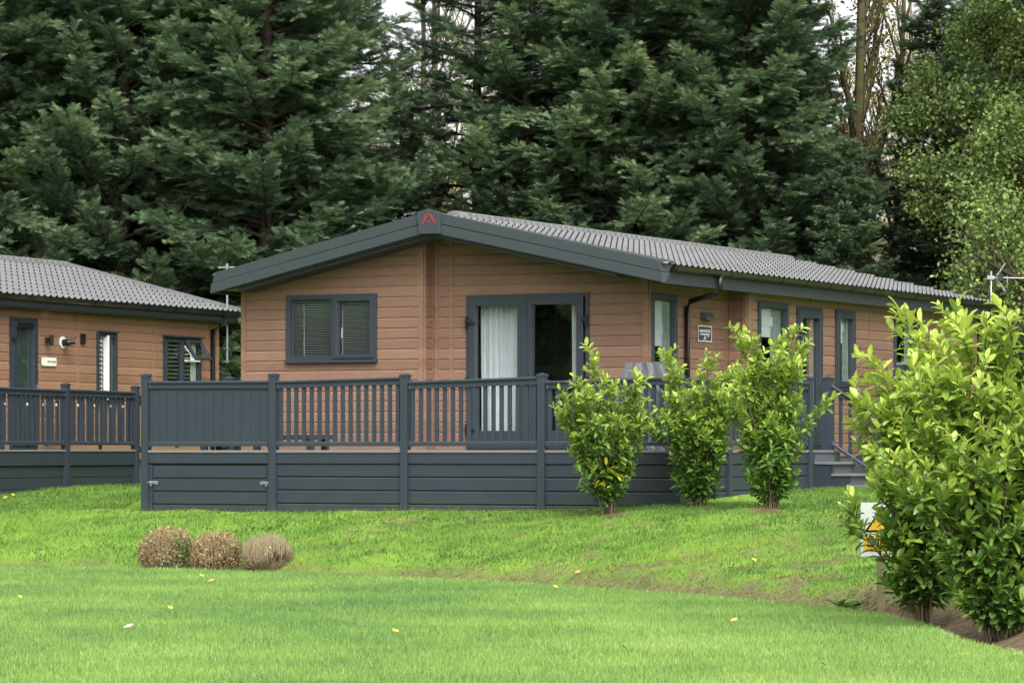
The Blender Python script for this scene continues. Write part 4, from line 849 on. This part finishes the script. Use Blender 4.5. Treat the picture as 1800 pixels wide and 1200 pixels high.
# dock-like plant in the ditch at the right
rg = np.random.default_rng(6); n = 26; a = rg.uniform(0, 6.28, n); D = np.stack([np.cos(a), np.sin(a), rg.uniform(.3, .9, n)], -1)
V, F = scatter(LEAF, LF, rg.normal(0, .02, (n, 3))*[2, 1, 0], D, np.tile([[0, 0, 1.]], (n, 1)), rg.uniform(.1, .2, n), .055)
npmesh('dock_plant', V, F, M['laurel'], tint=np.repeat(rg.uniform(.15, .5, n), 10), label='low rosette of broad dull green leaves in the bare soil at the lawn edge', category='weed').location = (3.16, 32.2, gz(3.16, 32.2)+.02)
# fallen leaves
LV = np.array([(0, 0, 0), (.35, -.38, .1), (.35, .38, .12), (.45, 0, 0), (.8, -.3, .16), (.8, .3, .1), (1, 0, .18)], float); LFc = np.array([(0, 1, 3), (0, 3, 2), (1, 4, 3), (3, 5, 2), (3, 4, 6), (3, 6, 5)])
fm = [mat('fallen_leaf_'+n_, c, .7, .2, var=.15) for n_, c in (('amber', (.6, .3, .09)), ('yellow', (.62, .5, .07)), ('buff', (.62, .5, .33)))]
lv = [(217, 1112), (302, 1078), (228, 1012), (366, 1028), (38, 1058), (41, 1132), (428, 905), (357, 927), (625, 907), (826, 948), (1027, 945), (1050, 940), (1010, 997), (980, 1008), (1241, 904), (1288, 883), (1478, 946), (1450, 1180), (1283, 1100), (1340, 985), (120, 882), (60, 877), (25, 880), (560, 935), (5, 882), (700, 1120), (1100, 1150), (1060, 950), (1330, 1000)]
nm = ('orange', 'yellow', 'pale buff')
for i, (x, y) in enumerate(lv):
    Yc = 42.
    for _ in range(40): Yc = .5*Yc + .5*(EYE - gz((x-900)/6000*Yc, Yc)) * 6000 / (y-791)
    Xc = (x-900)/6000*Yc; k = i % 3 if i else 2; rg = np.random.default_rng(i)
    V, F = scatter(LV, LFc, np.zeros((1, 3)), np.array([[math.cos(i*2.1), math.sin(i*2.1), .2]]), np.array([[.2, -.5, 1.]]), np.array([.07 if i else .085]), np.array([.055]))
    where = 'on the mown lawn' if y > 1005 else 'in the bank grass'
    npmesh('fallen_leaf', V, F, fm[k], label=f'{nm[k]} fallen leaf lying {where}', category='leaf', group=f'{nm[k]} fallen leaves {where}').location = (Xc, Yc, gz(Xc, Yc) + .045)
# ------------------------------------------------------------------ trees
FRV = [(0, -.012, 0), (0, .012, 0), (1, 0, -.12)]; FRF = [(0, 1, 2)]
for j in range(5):
    t = .1 + .17*j; L = .42*(1-.65*t)
    for s in (-1, 1):
        n0 = len(FRV); FRV += [(t, 0, -.02*t), (t+.13, 0, -.03*t), (t+.55*L+.1, s*L*1.25, -.06-.05*t)]; FRF.append((n0, n0+1, n0+2) if s > 0 else (n0, n0+2, n0+1))
FRV = np.array(FRV, float); FRF = np.array(FRF)
def conifer_meshes(seed, H=15., R=2.6, nb=125, bare=1.2, dens=1.):
    rg = np.random.default_rng(seed); O = []; D = []; U = []; T = []; L = []; br = []
    for i in range(nb):
        f_ = (i + rg.uniform(0, 1))/nb; h = bare + (H-bare)*(f_**1.12); az = i*2.399 + rg.uniform(-.5, .5)
        Lb = R * (1 - ((h-bare)/(H-bare))**1.7)**.8 * rg.uniform(.68, 1.18) + .25
        up = rg.uniform(.05, .55); n = 9; p = np.array([0, 0, h - .3*Lb*up]); d = np.array([math.cos(az), math.sin(az), up]); d = unit(d); pts = [p]
        for k in range(n): d = unit(d + np.array([0, 0, -.05 + .02*k]) + rg.normal(0, .07, 3)); pts.append(pts[-1] + d*Lb/n)
        pts = np.array(pts); br.append((pts, np.linspace(.035*Lb/2.5+.008, .004, n+1)))
        tone = rg.normal(.36, .12)
        ns = int((10 + 13*Lb) * dens)
        for s in range(ns):
            t = .14 + .86*((s+rg.uniform(0, 1))/ns)**.85; q = t*n; k = min(int(q), n-1); p = pts[k] + (pts[k+1]-pts[k])*(q-k); ax = unit(pts[k+1]-pts[k])
            sd_ = unit(np.cross(ax, [0, 0, 1])); upv = np.cross(sd_, ax); an = rg.uniform(-.5, .9); sg = 1 if s % 2 else -1
            Ls = (.22 + .62*Lb/2.6*(1-t)**.7 * .9) * rg.uniform(.7, 1.25)
            dd = unit(ax*rg.uniform(.7, 1.1) + sg*sd_*rg.uniform(.45, .95) + upv*an*.7); nf = max(5, int(Ls/.027))
            e = p + dd*Ls; uu = np.linspace(.1, 1, nf)[:, None]; fp = p + dd*Ls*uu + np.array([0, 0, -1.])*(uu**2)*Ls*.12
            s2 = unit(np.cross(dd, [0, 0, 1])); sgn = np.where(np.arange(nf) % 2, 1, -1)[:, None]
            fd = dd + s2*sgn*rg.uniform(.3, 1.1, (nf, 1)) + rg.normal(0, .22, (nf, 3)) + np.array([0, 0, -.05])
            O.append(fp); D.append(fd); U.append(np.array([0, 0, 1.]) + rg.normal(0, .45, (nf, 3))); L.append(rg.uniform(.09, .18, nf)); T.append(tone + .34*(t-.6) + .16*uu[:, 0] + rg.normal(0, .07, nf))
    O, D, U, L, T = map(np.concatenate, (O, D, U, L, T)); V, F = scatter(FRV, FRF, O, D, U, L, L)
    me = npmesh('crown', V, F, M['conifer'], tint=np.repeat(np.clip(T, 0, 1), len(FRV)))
    for _ in range(26):                                           # bare dead twigs low on the trunk
        h = rg.uniform(.8, 6.5); az = rg.uniform(0, 6.28); d = unit(np.array([math.cos(az), math.sin(az), rg.uniform(-.2, .8)])); Lb = rg.uniform(.8, 2.4); pts = np.array([0, 0, h]) + d*np.linspace(0, Lb, 6)[:, None] + np.cumsum(rg.normal(0, .05, (6, 3)), 0)
        br.append((pts, np.linspace(.02, .004, 6)))
        for q in range(4): e = unit(d + rg.normal(0, .5, 3)); br.append((pts[2+q % 3] + e*np.linspace(0, .7, 3)[:, None], [.008, .005, .002]))
    zz = np.linspace(-.3, H*.98, 14); tr = np.stack([.06*np.sin(zz*.7), .06*np.cos(zz*.9), zz], -1); br.append((tr, np.linspace(.2, .015, 14)))
    V, F = tubes_np(br, 5); tk = npmesh('trunk', V, F, M['bark'])
    print('conifer', len(O)); return me, tk
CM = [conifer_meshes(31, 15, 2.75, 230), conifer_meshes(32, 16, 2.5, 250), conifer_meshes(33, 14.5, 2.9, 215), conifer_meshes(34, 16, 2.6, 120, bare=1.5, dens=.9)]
def conifer(px, Y, k, s, rz, label, group='conifers behind the lodges', sz=1., first=False):
    X = (px-900)/6000*Y; r = empty('conifer', (X, Y, gz(X, Y)), rz, label=label, category='conifer', group=group); r.scale = (s, s, s*sz)
    for src in CM[k]: c = src.copy(); COL.objects.link(c); c.parent = r
    return r
for a in (
    (-70, 65, 0, 1.0, .3, 'dark conifer at the far left edge above the amber lodge roof'),
    (75, 68.5, 1, 1.05, 1.9, 'tall dark conifer above the ridge of the amber lodge'),
    (215, 65.5, 2, 1.0, 3.3, 'broad green conifer above the roof slope of the amber lodge'),
    (345, 68, 0, 1.1, 4.4, 'dense conifer behind the gap between the two lodges'),
    (470, 64.5, 1, 1.0, 5.6, 'dense conifer rising above the left half of the gable fascia'),
    (572, 67.5, 2, .86, .9, 'dark conifer left of the pale gap above the red emblem'),
    (838, 69.5, 3, .95, 2.2, 'thin crowned conifer right of the pale gap above the red emblem'),
    (925, 67, 3, .85, 4.1, 'sparse conifer with sky showing through its middle above the ridge start'),
    (1010, 68, 1, .98, .4, 'bluish conifer above the middle of the tiled roof'),
    (1120, 66, 2, .97, 1.2, 'broad drooping conifer above the front door lamp of the brown lodge'),
    (705, 70.5, 1, .5, 2.9, 'short conifer closing the foot of the pale gap above the red emblem'),
    (1245, 68, 0, 1.08, 3.0, 'tall grey green conifer directly behind the ridge cap end'),
    (1318, 65.5, 1, .95, 5.1, 'conifer with long low boughs left of the pale tall trunk'),
    (1392, 70, 2, .62, 2.7, 'smaller conifer touching the pale tall trunk'),
    (1490, 63.6, 0, .42, 1.1, 'low conifer boughs in front of the pale tall trunk foot'),
    (1648, 67, 0, .68, 3.9, 'shadowy conifer between the pale tall trunk and the leafy broadleaf tree'),
    (1790, 80, 1, 1.1, .2, 'dark conifer hidden behind the leafy broadleaf tree'),
    (10, 79, 2, 1.1, 2.1, 'rear conifer filling the gap behind the amber lodge ridge'),
    (150, 81, 0, 1.1, 4.9, 'rear conifer seen between the two conifers over the amber roof'),
    (410, 80, 1, 1.15, 1.3, 'rear conifer behind the dense pair over the left gable'),
    (1090, 84, 3, 1.1, 3.4, 'rear sparse conifer behind the bluish one'),
    (1190, 82, 0, 1.1, .7, 'rear conifer behind the broad drooping conifer'),
    (1270, 84, 2, 1.1, 2.4, 'rear conifer behind the ridge cap end pair')): conifer(*a)
MIR = [(-37, 32), (-37, 26.5), (-36, 21), (-37, 15.5), (-43, 29), (-43, 23.5), (-43, 18), (-42, 9), (-48, 0), (22, 65), (26.5, 70), (28, 63), (33, 74)]
for i, (X, Y) in enumerate(MIR):                                 # the wood round the plot, mirrored in the glass
    r = empty('conifer', (X, Y, gz(X, Y)), i*1.3, label='conifer of the wood around the plot, outside the view, mirrored in the window glass', category='conifer', group='conifers outside the view'); r.scale = (1.2,)*3
    for src in CM[i % 3]: c = src.copy(); COL.objects.link(c); c.parent = r
for me, tk in CM: bpy.data.objects.remove(me); bpy.data.objects.remove(tk)
def branchy(seed, H, r0, depth, spread=.55, upness=.35, nside=9, first=.3, ratio=.55, sway=.05, trunkn=12, lean=(0, 0)):
    """recursive limbs; returns tube segments and tip points"""
    rg = np.random.default_rng(seed); segs = []; tips = []
    def grow(P, d, L, r, lv):
        n = max(4, trunkn - 3*lv); pts = [np.array(P)]
        for k in range(n): d = unit(d + rg.normal(0, sway*(1+lv), 3) + np.array([0, 0, .04*upness*(lv > 0)])); pts.append(pts[-1] + d*L/n)
        pts = np.array(pts); segs.append((pts, np.linspace(r, max(r*.28, .003), n+1)))
        if lv >= depth: tips.extend([(p, d, lv) for p in pts[1:]]); return
        ns = nside if lv == 0 else max(3, int(nside*.6)); f0 = first if lv == 0 else .25
        for s in range(ns):
            t = f0 + (1-f0)*(s+rg.uniform(.1, .9))/ns; q = t*n; k = min(int(q), n-1); p = pts[k] + (pts[k+1]-pts[k])*(q-k); ax = unit(pts[k+1]-pts[k])
            a = rg.uniform(0, 6.28); sd_ = unit(np.cross(ax, [math.cos(a), math.sin(a), .3])); nd = unit(ax*(1-spread) + sd_*spread + np.array([0, 0, upness*.5]))
            grow(p, nd, L*ratio*(1.1-.6*t)*rg.uniform(.75, 1.2), r*.5*(1.1-.5*t), lv+1)
        tips.append((pts[-1], d, lv))
    grow((0, 0, -.2), unit(np.array([lean[0], lean[1], 1.])), H, r0, 0); return segs, tips
def tree(name, px, Y, segs, tips, bark, label, leaf=None, nleaf=0, size=.08, spread=.25, tint=(.5, .2), cat='tree', group=None, rz=0):
    X = (px-900)/6000*Y; r = empty(name, (X, Y, gz(X, Y)), rz, label=label, category=cat, group=group); V, F = tubes_np(segs, 5); npmesh('trunk', V, F, bark, r)
    if nleaf:
        rg = np.random.default_rng(abs(int(px))); k = rg.integers(0, len(tips), nleaf); tn = rg.normal(0, .07, len(tips)); P = np.array([tips[i][0] for i in k]) + rg.normal(0, spread, (nleaf, 3))
        D = rg.normal(0, 1, (nleaf, 3)) + [0, 0, -.5]; Un = rg.normal(0, .6, (nleaf, 3)) + [0, 0, 1.]
        V, F = scatter(KITE, KF, P, D, Un, rg.uniform(.7, 1.2, nleaf)*size, size*.75)
        npmesh('crown', V, F, leaf, r, tint=np.repeat(np.clip(rg.normal(tint[0], tint[1], nleaf) + tn[k], 0, 1), 4))
    return r
# tall pale trunks in the gap
s_, t_ = branchy(41, 17, .15, 3, .42, .9, 34, .2, .17, .02); tree('tall_tree', 1521, 67.5, s_, t_, M['barkivy'], 'tall pale straight trunk with yellow flecked ivy and thin bare branches', M['autumn'], 5200, .09, .16, (.3, .2))
s_, t_ = branchy(42, 16, .08, 3, .45, .9, 26, .2, .2, .03, lean=(.02, 0)); tree('tall_tree', 1551, 69, s_, t_, M['barkivy'], 'slimmer bare stemmed tree just right of the tall pale trunk', M['autumn'], 1500, .08, .2, (.4, .2))
s_, t_ = branchy(43, 15, .06, 3, .5, .9, 26, .2, .2, .04, lean=(.03, 0)); tree('tall_tree', 1580, 73, s_, t_, M['twig'], 'thin grey bare tree farther right of the tall pale trunk', M['autumn'], 900, .08, .2, (.5, .2))
s_, t_ = branchy(44, 15, .1, 3, .5, .7, 20, .3, .24, .03); tree('bare_tree', 712, 78, s_, t_, M['barkivy'], 'bare twiggy tree against the sky in the gap above the red emblem')
s_, t_ = branchy(45, 15, .09, 3, .5, .7, 20, .3, .24, .03); tree('bare_tree', 765, 82, s_, t_, M['barkivy'], 'second bare tree, partly behind the thin crowned conifer')
s_, t_ = branchy(46, 4.6, .17, 2, .5, .5, 6, .45, .42, .12, lean=(.12, 0)); tree('twisted_tree', 1602, 63, s_, t_, M['bark'], 'low dark twisted trunk forking behind the far end of the tiled roof')
# leafy broadleaf tree at the right
s_, t_ = branchy(51, 12, .2, 3, .62, .25, 26, .12, .34, .05); tree('broadleaf_tree', 1905, 61.5, s_, t_, M['bark'], 'leafy yellow green broadleaf tree filling the upper right corner', M['broad'], 135000, .088, .16, (.56, .08))
s_, t_ = branchy(52, 11, .18, 3, .62, .25, 22, .1, .36, .05); tree('broadleaf_tree', 2010, 60, s_, t_, M['bark'], 'broadleaf tree just outside the right edge', M['broad'], 45000, .09, .18, (.5, .17))
s_, t_ = branchy(53, 5.5, .1, 3, .65, .2, 18, .05, .4, .06); tree('understorey_tree', 1800, 63.5, s_, t_, M['bark'], 'darker green bushy tree behind the silver aerial with crossed reflector', M['broad'], 45000, .09, .2, (.25, .14))
# thin trees on the rise far behind
for i in range(16):
    pxx = -60 + 125*i + 30*math.sin(i*5); s_, t_ = branchy(60+i, 9 + 2*math.sin(i), .09, 3, .55, .5, 14, .12, .3, .05)
    tree('autumn_tree', pxx, 94 + 6*(i % 3), s_, t_, M['twig'], 'thin autumn tree with sparse yellow leaves in the wood far behind', M['autumn'], 3500, .1, .3, (.5, .25), group='autumn trees far behind', cat='tree')
# undergrowth on the rise behind the conifers
n = 60000; rg = np.random.default_rng(9); X = rg.uniform(-22, 24, n); Y = rg.uniform(70, 92, n); hh = 2.6*np.clip(nz(X, Y, .6)+.55, .1, 1.6)
P = np.stack([X, Y, ground(X, Y) + hh*rg.uniform(0, 1, n)], -1)
V, F = scatter(KITE, KF, P, rg.normal(0, 1, (n, 3)), rg.normal(0, 1, (n, 3)), rg.uniform(.08, .17, n), .1)
npmesh('undergrowth', V, F, M['autumn'], tint=np.repeat(np.clip(rg.normal(.3, .25, n), 0, 1), 4), kind='stuff', label='olive and yellow undergrowth on the rise behind the conifers', category='undergrowth')
print('objects', len(bpy.data.objects))
